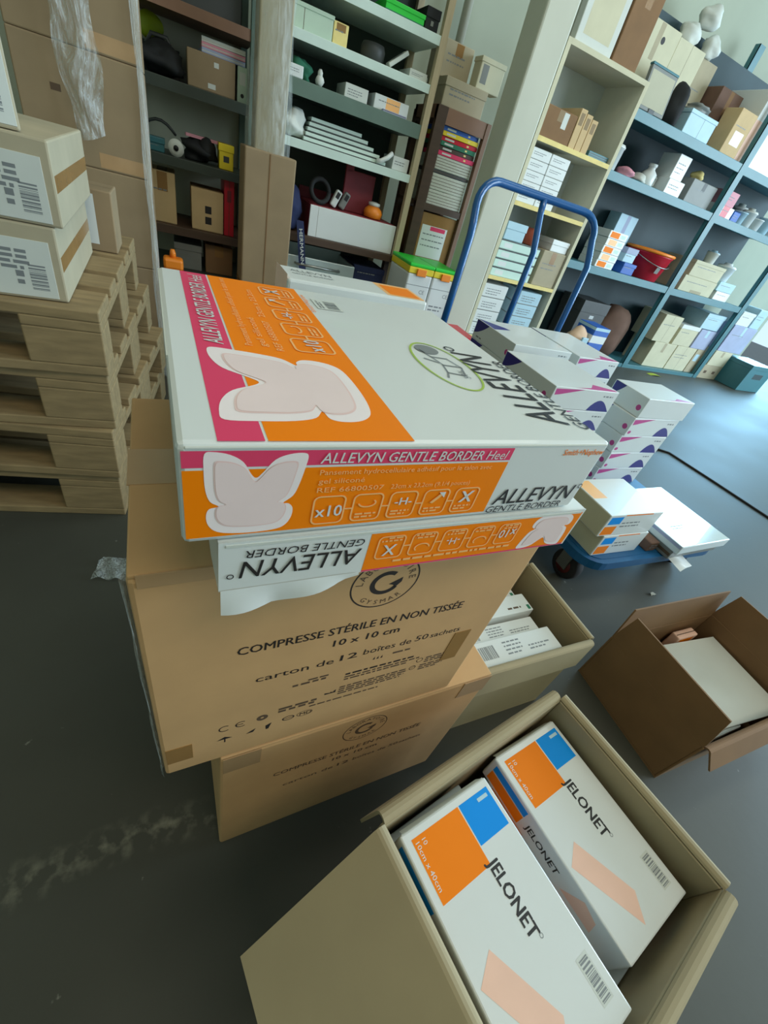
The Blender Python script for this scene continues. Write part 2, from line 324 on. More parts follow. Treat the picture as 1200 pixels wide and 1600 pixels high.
# ------------------------------------------------------------------ the stack of cartons in front
TH = R(2.645)
UX = Vector((math.cos(TH), math.sin(TH), 0)); NX = Vector((-math.sin(TH), math.cos(TH), 0)); G = Vector((0.0148, 0.2141, 0))
def at(u, n, z): return G + UX * u + NX * n + Vector((0, 0, z))
CORR = 0.0035
def carton_print(F, big=True):
    if not big: F.O = F.O + F.V * 0.022
    """The black print on a front face; x from the left edge, y from the floor of the carton."""
    ink = 'ink' if big else 'ink_soft'
    F.ring((0.205, 0.293), 0.036, 0.036, 0.0016, ink, seg=48)
    F.arc_text('LABORATOIRE', (0.205, 0.293), 0.0245, 0.0075, 'ink_soft', 90, spread=165)
    F.arc_text('GYSMAR', (0.205, 0.293), 0.0245, 0.0065, 'ink_soft', 270, inside=True, spread=84)
    F.ring((0.205, 0.293), 0.0165, 0.0165, 0.0052, ink, 0, 30, 55, 330)
    F.poly([(0.2085, 0.2905), (0.2225, 0.298), (0.2225, 0.2915), (0.216, 0.283), (0.2145, 0.288)], ink)
    F.text('COMPRESSE STÉRILE EN NON TISSÉE', 0.073, 0.222, 0.0125, ink, width=0.250, bold=0.028)
    F.text('10 x 10 cm', 0.168, 0.2000, 0.0115, ink, width=0.078, bold=0.028)
    F.text('carton de', 0.092, 0.165, 0.0115, ink, width=0.083)
    F.text('12', 0.182, 0.1665, 0.0115, ink, width=0.020, bold=0.02)
    F.text('boîtes de', 0.210, 0.1675, 0.0115, ink, width=0.062)
    F.text('50', 0.277, 0.169, 0.0115, ink, width=0.018)
    F.text('sachets', 0.2985, 0.169, 0.0105, ink, width=0.044)
    if not big: return
    F.lines(0.133, 0.138, 0.178, 1, .01, 0.004, 'ink_soft', seed=4); F.lines(0.150, 0.143, 0.18, 1, .01, 0.003, 'ink_soft', seed=5)
    for k in range(3): F.poly([(0.226 + k * .005, 0.150), (0.229 + k * .005, 0.150), (0.228 + k * .005, 0.156)], ink)
    F.lines(0.252, 0.156, 0.285, 1, .01, 0.0035, 'ink_soft', seed=6)
    F.lines(0.196, 0.1335, 0.300, 1, .01, 0.0035, ink, seed=7); F.lines(0.196, 0.127, 0.300, 2, .0055, 0.003, 'ink_soft', seed=8)
    F.poly([(0.176, 0.093), (0.190, 0.093), (0.190, 0.100), (0.187, 0.097), (0.187, 0.095), (0.183, 0.097), (0.183, 0.095), (0.176, 0.097)], ink)
    F.lines(0.194, 0.104, 0.290, 4, .0052, 0.003, 'ink_soft', seed=9); F.lines(0.160, 0.076, 0.275, 1, .005, 0.003, 'ink_soft', seed=10)
    F.ring((0.302, 0.117), 0.005, 0.005, 0.001, ink, seg=16); F.lines(0.311, 0.121, 0.352, 3, .005, 0.003, 'ink_soft', seed=11)
    F.ring((0.296, 0.101), 0.005, 0.005, 0.001, ink, seg=16); F.poly([(0.294, 0.099), (0.299, 0.104), (0.2985, 0.1045), (0.2935, 0.0995)], ink); F.lines(0.307, 0.104, 0.345, 3, .005, 0.003, 'ink_soft', seed=12)
    F.ring((0.0635, 0.079), 0.0065, 0.0065, 0.0014, ink, 0, 20, 50, 310); F.ring((0.081, 0.079), 0.0065, 0.0065, 0.0014, ink, 0, 20, 50, 310); F.rect(0.0755, 0.0783, 0.083, 0.0797, ink)
    F.ring((0.104, 0.080), 0.0065, 0.0065, 0.0045, 'ink_soft', seg=20); F.lines(0.122, 0.091, 0.168, 2, .006, 0.0045, 'ink_soft', seed=13)
    F.poly([(0.055, 0.052), (0.072, 0.052), (0.0635, 0.058)], ink); F.rect(0.0630, 0.044, 0.0645, 0.052, ink)
    F.poly([(0.087, 0.049), (0.095, 0.049), (0.098, 0.057), (0.092, 0.053)], ink); F.poly([(0.110, 0.046), (0.113, 0.046), (0.116, 0.060), (0.109, 0.056)], ink)
    F.ring((0.136, 0.059), 0.0075, 0.0055, 0.0014, ink, seg=20); F.rect(0.130, 0.0585, 0.142, 0.0597, ink); F.text('MD', 0.150, 0.056, 0.0075, ink); F.ring((0.156, 0.0595), 0.010, 0.0065, 0.0008, ink, seg=24)

def closed_carton(name, label, u0, u1, n0, n1, z0, z1, big):
    t = thing(name, label, 'carton', at(u0, n0, z0), TH)
    W, D, H = u1 - u0, n1 - n0, z1 - z0
    b = MB(); b.box(0, W, 0, D, 0, H - .003, 'kraft', .004)
    F = Face(b, (0, 0, 0), (1, 0, 0), (0, 0, 1)); carton_print(F, big)
    b.build('carton_body', t)
    for nm, y0, y1 in (('top_flap', 0.001, D / 2 - .001), ('top_flap', D / 2 + .001, D - .001)):
        q = MB(); q.box(0.001, W - .001, y0, y1, H - .004, H, 'kraft', .0012); q.build(nm, t)
    strips = [(-.0006, W * .5, D / 2 - .026, D / 2 + .026, H - .0005, H + .0005, 'tape_clear')]
    if big: strips += [(0.006, 0.055, -.0008, .0002, H - .012, H + .0008, 'tape_clear'), (0.004, 0.030, -.0008, .0002, 0.03, 0.065, 'tape'), (W - .055, W - .03, -.0008, .0002, 0.10, 0.165, 'tape')]
    else: strips += [(0.004, 0.05, -.0008, .0002, H - .045, H - .002, 'tape_clear'), (W - .055, W + .0006, -.0008, .0002, H - .05, H - .004, 'tape_clear')]
    for st in strips:
        q = MB(); q.box(*st); q.build('tape_strip', t)
    return t
closed_carton('shipping_carton', 'brown cardboard carton at the bottom of the stack, shifted to the right on the floor', 0.0, 0.425, 0.0, 0.30, 0.0, 0.366, False)
sc = closed_carton('shipping_carton', 'large brown carton printed 10 x 10 cm directly under the flat white boxes', -0.058, 0.336, 0.002, 0.252, 0.3668, 0.7118, True)
# clear film still wrapped along the carton's left edge
q = MB(); q.sheet(lambda a, b: (-0.0012 - .0030 * abs(math.sin(9 * b + 3 * a)) * math.sin(3.1 * a), .012 - .0145 * a, 0.002 + .338 * b), 6, 22, 'film')
q.build('film_wrap', sc)

DRESS = [(0.02, .97), (0.10, .99), (0.24, .96), (0.36, .88), (0.44, .74), (0.49, .70), (0.55, .76), (0.66, .90), (0.80, .96), (0.94, .97), (0.985, .93), (0.97, .80), (0.93, .60), (0.88, .46), (0.78, .37), (0.84, .36), (0.89, .30), (0.89, .19), (0.84, .08), (0.74, .02), (0.52, .0), (0.28, .01), (0.12, .05), (0.04, .14), (0.02, .26), (0.05, .35), (0.14, .375), (0.06, .44), (0.02, .58), (0.01, .80)]
def smooth_loop(p, k=4):
    out = []; n = len(p)
    for i in range(n):
        a, b, c_, d = (p[(i + j) % n] for j in (-1, 0, 1, 2))
        for q in range(k):
            t = q / k
            out.append(tuple(.5 * (2 * b[e] + (c_[e] - a[e]) * t + (2 * a[e] - 5 * b[e] + 4 * c_[e] - d[e]) * t * t + (3 * b[e] - a[e] - 3 * c_[e] + d[e]) * t ** 3) for e in (0, 1)))
    return out
DRESS = smooth_loop(DRESS)
def dressing(F, x, y, w, h, lay):
    P = lambda k: [(x + w * (0.48 + (a - 0.48) * k), y + h * (0.48 + (b - 0.48) * k)) for a, b in DRESS]
    F.poly(P(1.0), 'pink_pale', lay); F.poly(P(0.82), 'pink_line', lay + 1); F.poly(P(0.79), 'pink', lay + 2)
def art_panel(F, W, bands, dr, title, small, icons, brand, px=0.203):
    """One printed panel of the dressing box. bands = (crimson y0, y1, orange y0, y1)."""
    c0, c1, o0, o1 = bands
    F.rect(0.002, o0, px, o1, 'orange'); F.rect(0.002, c0, px, c1, 'crimson')
    dressing(F, *dr, 1)
    x, y, h, wd_ = title
    F.text('ALLEVYN GENTLE BORDER', x, y, h, 'white', 4, bold=0.02, shear=0.2, width=wd_ * .84); F.text('Heel', x + wd_ * .865, y, h, 'white', 4, shear=0.2, width=wd_ * .135)
    for t, sx, sy, sh, sw in small: F.text(t, sx, sy, sh, 'orange_pale', 4, width=sw)
    ix, iy, iw, ih, gap = icons
    for k in range(5):
        a = ix + k * (iw + gap); F.frame(a, iy, a + iw, iy + ih, min(iw, ih) * .2, ih * .05, 'orange_pale', 4)
        if k < 4: F.rect(a + iw, iy + ih * .48, a + iw + gap, iy + ih * .53, 'orange_pale', 4)
        if k: F.lines(a + iw * .15, iy + ih * .3, a + iw * .85, 2, ih * .11, ih * .06, 'orange_pale', 4, seed=k)
    F.text('x10', ix + iw * .10, iy + ih * .28, ih * .40, 'white', 5, bold=.03, width=iw * .8)
    a = ix + iw + gap; F.ring((a + iw * .48, iy + ih * .66), iw * .30, ih * .16, ih * .05, 'orange_pale', 5, 20, 180, 400)
    a += iw + gap; F.text('-H-', a + iw * .2, iy + ih * .5, ih * .28, 'white', 5, bold=.03, width=iw * .6)
    a += iw + gap; F.poly([(a + iw * .3, iy + ih * .5), (a + iw * .62, iy + ih * .82), (a + iw * .7, iy + ih * .74), (a + iw * .42, iy + ih * .46)], 'orange_pale', 5); F.poly([(a + iw * .55, iy + ih * .88), (a + iw * .8, iy + ih * .88), (a + iw * .8, iy + ih * .66)], 'white', 5)
    a += iw + gap; F.poly([(a + iw * .25, iy + ih * .86), (a + iw * .37, iy + ih * .86), (a + iw * .78, iy + ih * .42), (a + iw * .66, iy + ih * .42)], 'white', 5); F.poly([(a + iw * .66, iy + ih * .86), (a + iw * .78, iy + ih * .86), (a + iw * .37, iy + ih * .42), (a + iw * .25, iy + ih * .42)], 'white', 5)
    bx, by, bh, bw, gy, gh = brand
    F.text('ALLEVYN', bx, by, bh, 'ink', 4, bold=0.006, shear=0.2, width=bw * .93); F.ring((bx + bw * .985, by + bh * .85), bh * .16, bh * .16, bh * .05, 'ink', 4, 14)
    F.text('GENTLE BORDER', bx - bh * .15, gy, gh, 'ink', 4, shear=0.2, width=bw * .88)
def front_art(F, crushed=False):
    if crushed:
        F.rect(0.002, 0.0030, 0.203, 0.0400, 'orange'); F.rect(0.002, 0.0400, 0.203, 0.0417, 'crimson'); dressing(F, 0.008, 0.003, 0.052, 0.038, 1)
        for k in range(5):
            a = 0.069 + k * .0265; F.frame(a, .0075, a + .0215, .030, .004, .0011, 'orange_pale', 4); F.lines(a + .003, .013, a + .019, 2, .0026, .0014, 'orange_pale', 4, seed=k)
            if k < 4: F.rect(a + .0215, .018, a + .0265, .0192, 'orange_pale', 4)
        F.text('x10', .0712, .014, .009, 'white', 5, bold=.03, width=.0165); F.text('-H-', .0735 + .053, .0165, .0070, 'white', 5, width=.012)
        for k in (1, 3): F.ring((.069 + k * .0265 + .0105, .0225), .0065, .0045, .0011, 'orange_pale', 5, 20, 180, 400)
        F.text('X', .069 + 4 * .0265 + .006, .016, .011, 'white', 5, bold=.02, width=.010); F.lines(.070, .0345, .19, 1, .003, .0022, 'orange_pale', 4, 3)
        F.text('ALLEVYN', .2075, .0165, .0150, 'ink', 4, bold=.006, shear=.2, width=.079); F.ring((.2915, .0285), .0022, .0022, .0007, 'ink', 4, 14); F.text('GENTLE BORDER', .207, .0075, .0065, 'ink', 4, shear=.2, width=.076)
        return
    art_panel(F, .298, (0.050, 0.0595, 0.004, 0.0485), (0.011, 0.005, 0.052, 0.0545), (0.069, 0.0512, 0.0070, 0.130),
              [('Pansement hydrocellulaire adhésif pour le talon avec', 0.070, 0.0435, 0.0036, 0.120), ('gel siliconé', 0.070, 0.0375, 0.0036, 0.028), ('REF 66800507', 0.070, 0.0312, 0.0036, 0.042), ('23cm x 23,2cm (9.1/4 pouces)', 0.117, 0.0312, 0.0036, 0.060)],
              (0.069, 0.0065, 0.0205, 0.022, 0.0045), (0.2065, 0.0105, 0.0145, 0.088, 0.0028, 0.0062))
    F.text('Smith+Nephew', 0.252, 0.0530, 0.0052, 'orange', 2, width=0.043, bold=.01)
def top_art(F):
    """U runs along the depth of the box, V from the right edge back to the left one (0..0.298)."""
    art_panel(F, .30, (0.258, 0.280, 0.173, 0.2565), (0.020, 0.185, 0.098, 0.092), (0.122, 0.2625, 0.0125, 0.165),
              [('Pansement hydrocellulaire adhésif pour le talon avec', 0.125, 0.243, 0.0055, 0.165), ('gel siliconé', 0.125, 0.233, 0.0055, 0.06), ('REF 66800507', 0.120, 0.222, 0.0055, 0.06), ('23cm x 23,2cm', 0.190, 0.222, 0.0055, 0.075)],
              (0.122, 0.181, 0.027, 0.032, 0.0065), (0.024, 0.022, 0.036, 0.145, 0.004, 0.0125), 0.296)
    F.ring((0.125, 0.081), 0.050, 0.027, 0.0022, 'green_line', 3, 56)
    gp = lambda pts: F.poly([(0.125 + a * .04, 0.081 + b * .021) for a, b in pts], 'grey_ink', 3)
    for pts in ([(-.55, -.45), (-.1, -.75), (-.06, -.70), (-.5, -.40)], [(-.1, -.75), (.35, -.5), (.33, -.44), (-.1, -.69)], [(-.55, -.45), (-.5, -.43), (-.4, .3), (-.45, .3)], [(-.1, -.72), (-.05, -.72), (0.0, .15), (-.05, .15)], [(.33, -.5), (.38, -.5), (.42, .25), (.37, .25)], [(-.45, .3), (0, .1), (0, .16), (-.43, .36)], [(0, .1), (.42, .25), (.4, .31), (0, .16)], [(-.7, .55), (-.45, .3), (-.4, .34), (-.66, .6)], [(.42, .25), (.8, .5), (.76, .55), (.38, .31)], [(.1, .2), (.3, .75), (.26, .78), (.05, .22)]): gp(pts)
    F.disc((0.158, 0.083), 0.011, 0.012, 'grey_ink', 3); F.text('50%', 0.099, 0.069, 0.007, 'grey_ink', 4)
    F.rect(0.238, 0.136, 0.268, 0.163, 'white_dull', 3); F.barcode(0.241, 0.139, 0.265, 0.152, 'grey_ink', 4, 14); F.lines(0.241, 0.160, 0.264, 2, .003, .0018, 'grey_ink', 4)
    F.text('Smith+Nephew', 0.225, 0.1685, 0.005, 'orange', 4, width=0.052)
def dressing_box(label, loc, rz, flip=False, up=False):
    t = thing('dressing_box', label, 'box', loc, rz, None)
    b = MB()
    if flip:
        # the lower front edge is crushed back under the box
        b.add([(x, y, z) for x in (0, .298) for y, z in ((0, .0610), (.002, .0605), (.30, .0605), (.30, 0), (.05, 0), (.006, .0165), (0, .0190))], [(0, 7, 8, 1), (1, 8, 9, 2), (2, 9, 10, 3), (3, 10, 11, 4), (4, 11, 12, 5), (5, 12, 13, 6), (6, 13, 7, 0), (0, 1, 2, 3, 4, 5, 6), (13, 12, 11, 10, 9, 8, 7)], 'white')
        front_art(Face(b, (.298, 0, .0610), (-1, 0, 0), (0, 0, -1)), True)
    else: b.box(0, .298, 0, .30, 0, .0635, 'white', .0035)
    if flip: pass
    else:
        front_art(Face(b, (0, 0, 0), (1, 0, 0), (0, 0, 1)))
    if not flip: top_art(Face(b, (.298, 0, .0635), (0, 1, 0), (-1, 0, 0)))
    b.build('carton_body', t)
    q = MB(); q.box(.004, .294, -.0004, .0008, .0570, .0590, 'white_dull') if flip else q.box(.004, .294, -.0006, .0008, .0606, .0618, 'white_dull', .0002); q.box(.0, .001, .10, .30 - .004, .012, .0625, 'white_dull')
    q.build('lid_flap', t)
    return t
dressing_box('flat white and orange dressing box lying on top of the whole stack', at(-.023, -.036, .7742), TH)
lo = dressing_box('crumpled white and orange dressing box with upside-down print, squeezed under the top box', at(-.005, -.037, .7122), TH + R(-.6), flip=True)
# its left corner is torn open: a loose creased flap hangs in front of the carton
q = MB(); q.sheet(lambda a, b: (0.001 + .092 * a, -.0008 - .0030 * b * abs(math.sin(6 * a + 1.0)) - .001 * b * math.sin(11 * a), .0205 - (.021 - .019 * a * a) * b), 20, 6, 'white')
q.build('torn_flap', lo)
bk = MB(); bk.box(0, .20, 0, .14, 0, .50, 'kraft_dull', .004)
Fb = Face(bk, (0, 0, 0), (1, 0, 0), (0, 0, 1)); Fb.rect(.075, 0, .125, .5, 'tape')
tag(bk.build('shipping_carton', None, at(.10, .304, 0), TH), 'plain cardboard carton hidden behind the stack of boxes', 'carton')
t3 = thing('dressing_box', 'white dressing box with orange corner standing on edge behind the flat one on top', 'box', at(.107, .306, .5005), TH)
b = MB(); b.box(0, .185, 0, .064, 0, .3365, 'white', .003)
F = Face(b, (0, 0, .3365), (1, 0, 0), (0, 1, 0)); F.rect(.128, .004, .183, .060, 'orange_pale', 0); F.rect(.134, .010, .178, .052, 'orange', 1); F.text('ALLEVYN', .012, .040, .010, 'grey_ink', 1, width=.052); F.text('GENTLE BORDER', .012, .028, .006, 'grey_ink', 1, width=.052)
F = Face(b, (0, .064, 0), (0, -1, 0), (0, 0, 1)); F.rect(.004, .0, .060, .34, 'peach', 0)
b.build('carton_body', t3); q = MB(); q.box(.002, .183, .0632, .0648, .32, .335, 'white_dull'); q.build('lid_flap', t3)

# ------------------------------------------------------------------ open cartons on the floor
def open_carton(label, loc, rz, w, d, h, m, flaps, inner=None, t=.005):
    """flaps: (side, length, angle from upright in degrees)."""
    o = thing('open_carton', label, 'carton', loc, rz)
    b = MB(); im = inner or m
    b.box(-w / 2, w / 2, -d / 2, d / 2, 0, t, m)
    b.box(-w / 2, w / 2, -d / 2, -d / 2 + t, t, h, m, .0015); b.box(-w / 2, w / 2, d / 2 - t, d / 2, t, h, m, .0015)
    b.box(-w / 2, -w / 2 + t, -d / 2 + t, d / 2 - t, t, h, m, .0015); b.box(w / 2 - t, w / 2, -d / 2 + t, d / 2 - t, t, h, m, .0015)
    b.build('carton_body', o)
    for side, ln, ang in flaps:
        q = MB(); L = d if side in 'lr' else w
        nseg = 6
        # a flap is a bent board: hinge bend rounded over the first few millimetres
        pr = [(0.0, 0.0)]; a = 0.0; x = z = 0.0
        for k in range(nseg):
            a = R(ang) * (k + 1) / nseg; x += .0022 * math.sin(a); z += .0022 * math.cos(a); pr.append((x, z))
        pr.append((x + (ln - .013) * math.sin(R(ang)), z + (ln - .013) * math.cos(R(ang))))
        n = len(pr); vs = []; hl = L / 2 - .003
        for i, (px, pz) in enumerate(pr):
            p0 = pr[max(0, i - 1)]; p1 = pr[min(n - 1, i + 1)]; tx, tz = p1[0] - p0[0], p1[1] - p0[1]; ll = math.hypot(tx, tz); nx, nz = -tz / ll, tx / ll
            cut = .012 * (i == n - 1)
            for off in (0.0, t * .8):
                for sgn in (-1, 1): vs.append((px + nx * off, sgn * (hl - cut), pz + nz * off))
        fs = []
        for i in range(n - 1):
            k = 4 * i; fs += [(k, k + 1, k + 5, k + 4), (k + 2, k + 6, k + 7, k + 3), (k, k + 4, k + 6, k + 2), (k + 1, k + 3, k + 7, k + 5)]
        fs += [(0, 2, 3, 1), (4 * n - 4, 4 * n - 3, 4 * n - 1, 4 * n - 2)]
        mt = Matrix.Translation({'r': (w / 2, 0, h), 'l': (-w / 2, 0, h), 'b': (0, d / 2, h), 'f': (0, -d / 2, h)}[side]) @ Matrix.Rotation({'r': 0, 'b': R(90), 'l': R(180), 'f': R(-90)}[side], 4, 'Z')
        q.add([mt @ Vector(v) for v in vs], fs, m); q.build('flap', o)
    return o
JR = R(11.9)
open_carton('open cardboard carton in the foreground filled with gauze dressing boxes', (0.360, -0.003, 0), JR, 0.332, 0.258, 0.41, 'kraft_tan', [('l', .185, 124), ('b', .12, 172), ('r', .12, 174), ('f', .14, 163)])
def gauze_box(label, loc, rz, w, l, h, group=None):
    t = thing('gauze_box', label, 'box', loc, rz, group)
    b = MB(); b.box(-w / 2, w / 2, -l / 2, l / 2, 0, h, 'white', .002)
    F = Face(b, (-w / 2, -l / 2, h), (1, 0, 0), (0, 1, 0))
    F.rect(.010, l - .070, .010 + (w - .018) * .60, l - .009, 'orange'); F.rect(.0115 + (w - .018) * .60, l - .052, w - .006, l - .009, 'blue')
    F.text('JELONET', .57 * w, l - .066, .0145, 'ink', 1, ang=-90, bold=.045, width=.070); F.ring((.57 * w + .013, l - .139), .0022, .0022, .0006, 'grey_ink', 1, 14)
    F.text('10', .021, l - .014, .0055, 'white', 1, ang=-90); F.text('10cm x 40cm', .0125, l - .014, .0055, 'white', 1, ang=-90, width=.046)
    F.lines(.80 * w, l - .014, .93 * w, 1, .005, .004, 'pale_blue', 1)
    F.poly([(.05 * w, .40 * l), (.37 * w, .05 * l), (.50 * w, .16 * l), (.24 * w, .47 * l)], 'peach', 0)
    F.rect(w - .026, .016, w - .010, .052, 'white_dull', 0); F.barcode(w - .024, .018, w - .012, .050, 'grey_ink', 1, 16, vertical=True)
    F = Face(b, (-w / 2, l / 2, 0), (0, -1, 0), (0, 0, 1))
    F.rect(.008, .006, .070, h * .56, 'orange'); F.rect(.008, h * .60, .070, h - .006, 'blue'); F.text('JELONET', .078, h * .36,   .0125, 'ink', 1, width=.055, bold=.03); F.poly([(.145, .01), (.165, h - .008), (.185, h - .014), (.19, .012)], 'peach')
    F = Face(b, (w / 2, -l / 2, 0), (0, 1, 0), (0, 0, 1)); F.rect(l - .070, .006, l - .008, h * .56, 'orange'); F.rect(l - .07, h * .6, l - .008, h - .006, 'blue'); F.text('JELONET', l - .145, h * .36, .0125, 'ink', 1, width=.055)
    F = Face(b, (-w / 2, -l / 2, 0), (1, 0, 0), (0, 0, 1)); F.rect(w * .5, h * .52, w * .82, h - .006, 'blue'); F.rect(w * .5, .006, w * .82, h * .46, 'orange'); F.lines(.01, h * .7, w * .45, 3, .007, .003, 'grey_ink')
    b.build('carton_body', t)
    q = MB(); q.box(-w / 2 + .003, w / 2 - .003, l / 2 - .0004, l / 2 + .0008, .003, h - .001, 'white_dull', .0003)
    q.add([(-w / 2 + .004, l / 2, h), (w / 2 - .004, l / 2, h), (w / 2 - .006, l / 2 + .004, h - .012), (-w / 2 + .006, l / 2 + .005, h - .010)], [(0, 1, 2, 3), (3, 2, 1, 0)], 'white_dull')
    q.build('tuck_flap', t)
    return t
gauze_box('gauze box with its lid corner lifted, lying at the left in the open foreground carton', (.276, -.024, .352), R(10.6), .133, .222, .050)
gauze_box('gauze box lying at the right in the foreground carton, on top of another one', (.4425, .017, .3315), R(9.8), .126, .224, .048)
gauze_box('gauze box mostly covered, its orange end and near corner showing beneath the right one', (.421, .000, .281), R(11.9), .124, .224, .048)
gauze_box('gauze box turned the other way round, only its grey end showing behind the left one', (.2678, -.002, .301), R(191.9), .130, .200, .048)
for i, (bx, by) in enumerate(((.270, -.02), (.424, .004))):
    for k in range(5):
        gauze_box('gauze box buried in the lower layers of the foreground carton', (bx, by, .0065 + .0545 * k), JR, .126, .222, .050, 'gauze boxes in the lower layers')

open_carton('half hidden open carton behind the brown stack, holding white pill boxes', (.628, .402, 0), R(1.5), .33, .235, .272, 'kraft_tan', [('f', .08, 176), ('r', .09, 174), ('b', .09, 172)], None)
def pill_box(label, loc, rz, w, d, h, seed, bars=True):
    t = thing('pill_box', label, 'box', loc, rz)
    b = MB(); b.box(0, w, 0, d, 0, h, 'white', .0015)
    F = Face(b, (0, 0, h), (1, 0, 0), (0, 1, 0))
    if bars:
        F.barcode(.035, d * .25, .075, d * .78, 'grey_ink', 1, 16, seed); F.lines(.10, d * .8, w * .6, 4, d * .16, d * .06, 'grey_ink', 1, seed); F.lines(w * .66, d * .45, w * .92, 2, d * .14, d * .06, 'grey_ink', 1, seed + 1)
    else:
        F.lines(.06, d * .62, w * .62, 1, d * .2, d * .10, 'grey_ink', 1, seed); F.lines(w * .72, d * .34, w * .92, 1, d * .2, d * .10, 'ink_soft', 1, seed + 2); F.rect(w * .95, .004, w - .004, d * .34, 'green_dark', 1)
    b.build('carton_body', t); q = MB(); q.box(w - .0004, w + .0006, .002, d - .002, .002, h - .001, 'white_dull'); q.build('end_flap', t)
    return t
pill_box('white pill box with a barcode at the front of the half hidden carton', (.494, .296, .190), R(1.5), .245, .056, .055, 3)
pill_box('white pill box with a dark tick, second row of the half hidden carton', (.492, .357, .165), R(1.5), .245, .042, .055, 5)
pill_box('white pill box with green corner in the middle of the half hidden carton', (.490, .405, .182), R(1.5), .252, .050, .055, 8, False)
pill_box('white pill box deepest in the far corner of the half hidden carton', (.488, .462, .160), R(1.5), .252, .042, .055, 9, False)
sup = [(.492, .297, .0065, .24, .054, .182), (.490, .358, .0065, .24, .04, .157), (.488, .406, .0065, .25, .048, .174), (.486, .463, .0065, .25, .04, .152)]
for a, b_, z_, w_, d_, h_ in sup:
    q = MB(); q.box(0, w_, 0, d_, 0, h_, 'white_dull', .0015); F = Face(q, (0, 0, 0), (1, 0, 0), (0, 0, 1)); F.lines(.02, h_ * .8, w_ * .8, 3, .02, .006, 'grey_ink')
    tag(q.build('pill_box', None, (a, b_, z_), R(1.5)), 'white pill box buried under the top layer of the half hidden carton', 'box', 'buried pill boxes')

dk = open_carton('open brown carton by the right edge with its flaps standing up', (1.213, .185, 0), R(-.6), .446, .288, .170, 'kraft_brown', [('l', .10, 2), ('r', .10, 4), ('b', .10, 6), ('f', .06, 150)])
t = thing('card_board', 'large blank white sheet of card covering the contents of the brown carton', 'card', (1.225, .185, .120), R(-4))
q = MB(); q.box(-.14, .195, -.125, .105, 0, .004, 'white_dull', .001); q.build('card_sheet', t)
def plain_box(name, label, cat, x0, x1, y0, d, z0, z1, m, group=None, rz=0.0, feats=(), kind=None):
    """A lidded or taped box with its printed and taped details, standing on its own base."""
    w, h = x1 - x0, z1 - z0
    b = MB(); b.box(-w / 2, w / 2, 0, d, 0, h, m, min(.004, w * .04, h * .06))
    F = Face(b, (-w / 2, 0, 0), (1, 0, 0), (0, 0, 1)); T = Face(b, (-w / 2, 0, h), (1, 0, 0), (0, 1, 0)); S = Face(b, (-w / 2, d, 0), (0, -1, 0), (0, 0, 1))
    T.rect(.002, d / 2 - .0012, w - .002, d / 2 + .0012, 'ink_soft', 0)
    for lay, ft in enumerate(feats):
        k = ft[0]
        if k == 'tape': F.rect(w * .5 - .022, h * .62, w * .5 + .022, h - .004, ft[1] if len(ft) > 1 else 'tape', 0); T.rect(w * .5 - .022, .004, w * .5 + .022, d - .004, ft[1] if len(ft) > 1 else 'tape', 1)
        elif k == 'label':
            a0, b0, a1, b1 = ft[1]; F.rect(w * a0, h * b0, w * a1, h * b1, ft[2] if len(ft) > 2 else 'white_dull', 1)
            F.lines(w * (a0 + .06 * (a1 - a0)), h * (b1 - .1 * (b1 - b0)), w * (a0 + .6 * (a1 - a0)), 4, h * (b1 - b0) * .16, h * (b1 - b0) * .06, 'grey_ink', 2, int(w * 977))
            F.barcode(w * (a0 + .62 * (a1 - a0)), h * (b0 + .1 * (b1 - b0)), w * (a0 + .94 * (a1 - a0)), h * (b0 + .5 * (b1 - b0)), 'grey_ink', 2, 10)
        elif k == 'band': F.rect(.001, h * ft[1], w - .001, h * ft[2], ft[3], 0); S.rect(.001, h * ft[1], d - .001, h * ft[2], ft[3], 0)
        elif k == 'patch': a0, b0, a1, b1 = ft[1]; F.rect(w * a0, h * b0, w * a1, h * b1, ft[2], 1 + lay)
        elif k == 'top': a0, b0, a1, b1 = ft[1]; T.rect(w * a0, d * b0, w * a1, d * b1, ft[2], 2)
        elif k == 'seams':
            for j in range(1, ft[1]): F.rect(.001, h * j / ft[1] - .0012, w - .001, h * j / ft[1] + .0012, 'ink_soft', 1)
        elif k == 'vseam':
            F.rect(w * ft[1] - .0012, .001, w * ft[1] + .0012, h - .001, 'ink_soft', 1)
        elif k == 'lid': b.box(-w / 2 - .003, w / 2 + .003, -.003, d + .003, h * ft[1], h + .002, ft[2] if len(ft) > 2 else m, .002)
        elif k == 'hole': F.disc((w * ft[1], h * ft[2]), w * ft[3], w * ft[3], 'ink', 1, 18)
        elif k == 'lines': F.lines(w * .12, h * .66, w * .76, ft[1], min(h * .18, .030), min(h * .06, .006), 'grey_ink', 2 + lay, int(w * 571))
    o = b.build(name, None, ((x0 + x1) / 2, y0, z0), rz)
    return tag(o, label, cat, group, kind)
plain_box('medicine_box', 'orange and brown box end peeping out behind the white card in the brown carton', 'box', 1.27, 1.36, .290, .026, .006, .135, 'peach', feats=[('patch', (.1, .3, .8, .95), 'orange'), ('lines', 2)])
plain_box('medicine_box', 'pale box under the near corner of the white card in the brown carton', 'box', 1.10, 1.23, .055, .16, .006, .118, 'white_dull', feats=[('patch', (.6, .2, .95, .95), 'ink_soft'), ('lines', 3)])
plain_box('medicine_box', 'white box holding up the right half of the white card in the brown carton', 'box', 1.27, 1.40, .07, .17, .006, .118, 'white_dull', feats=[('lines', 3)])

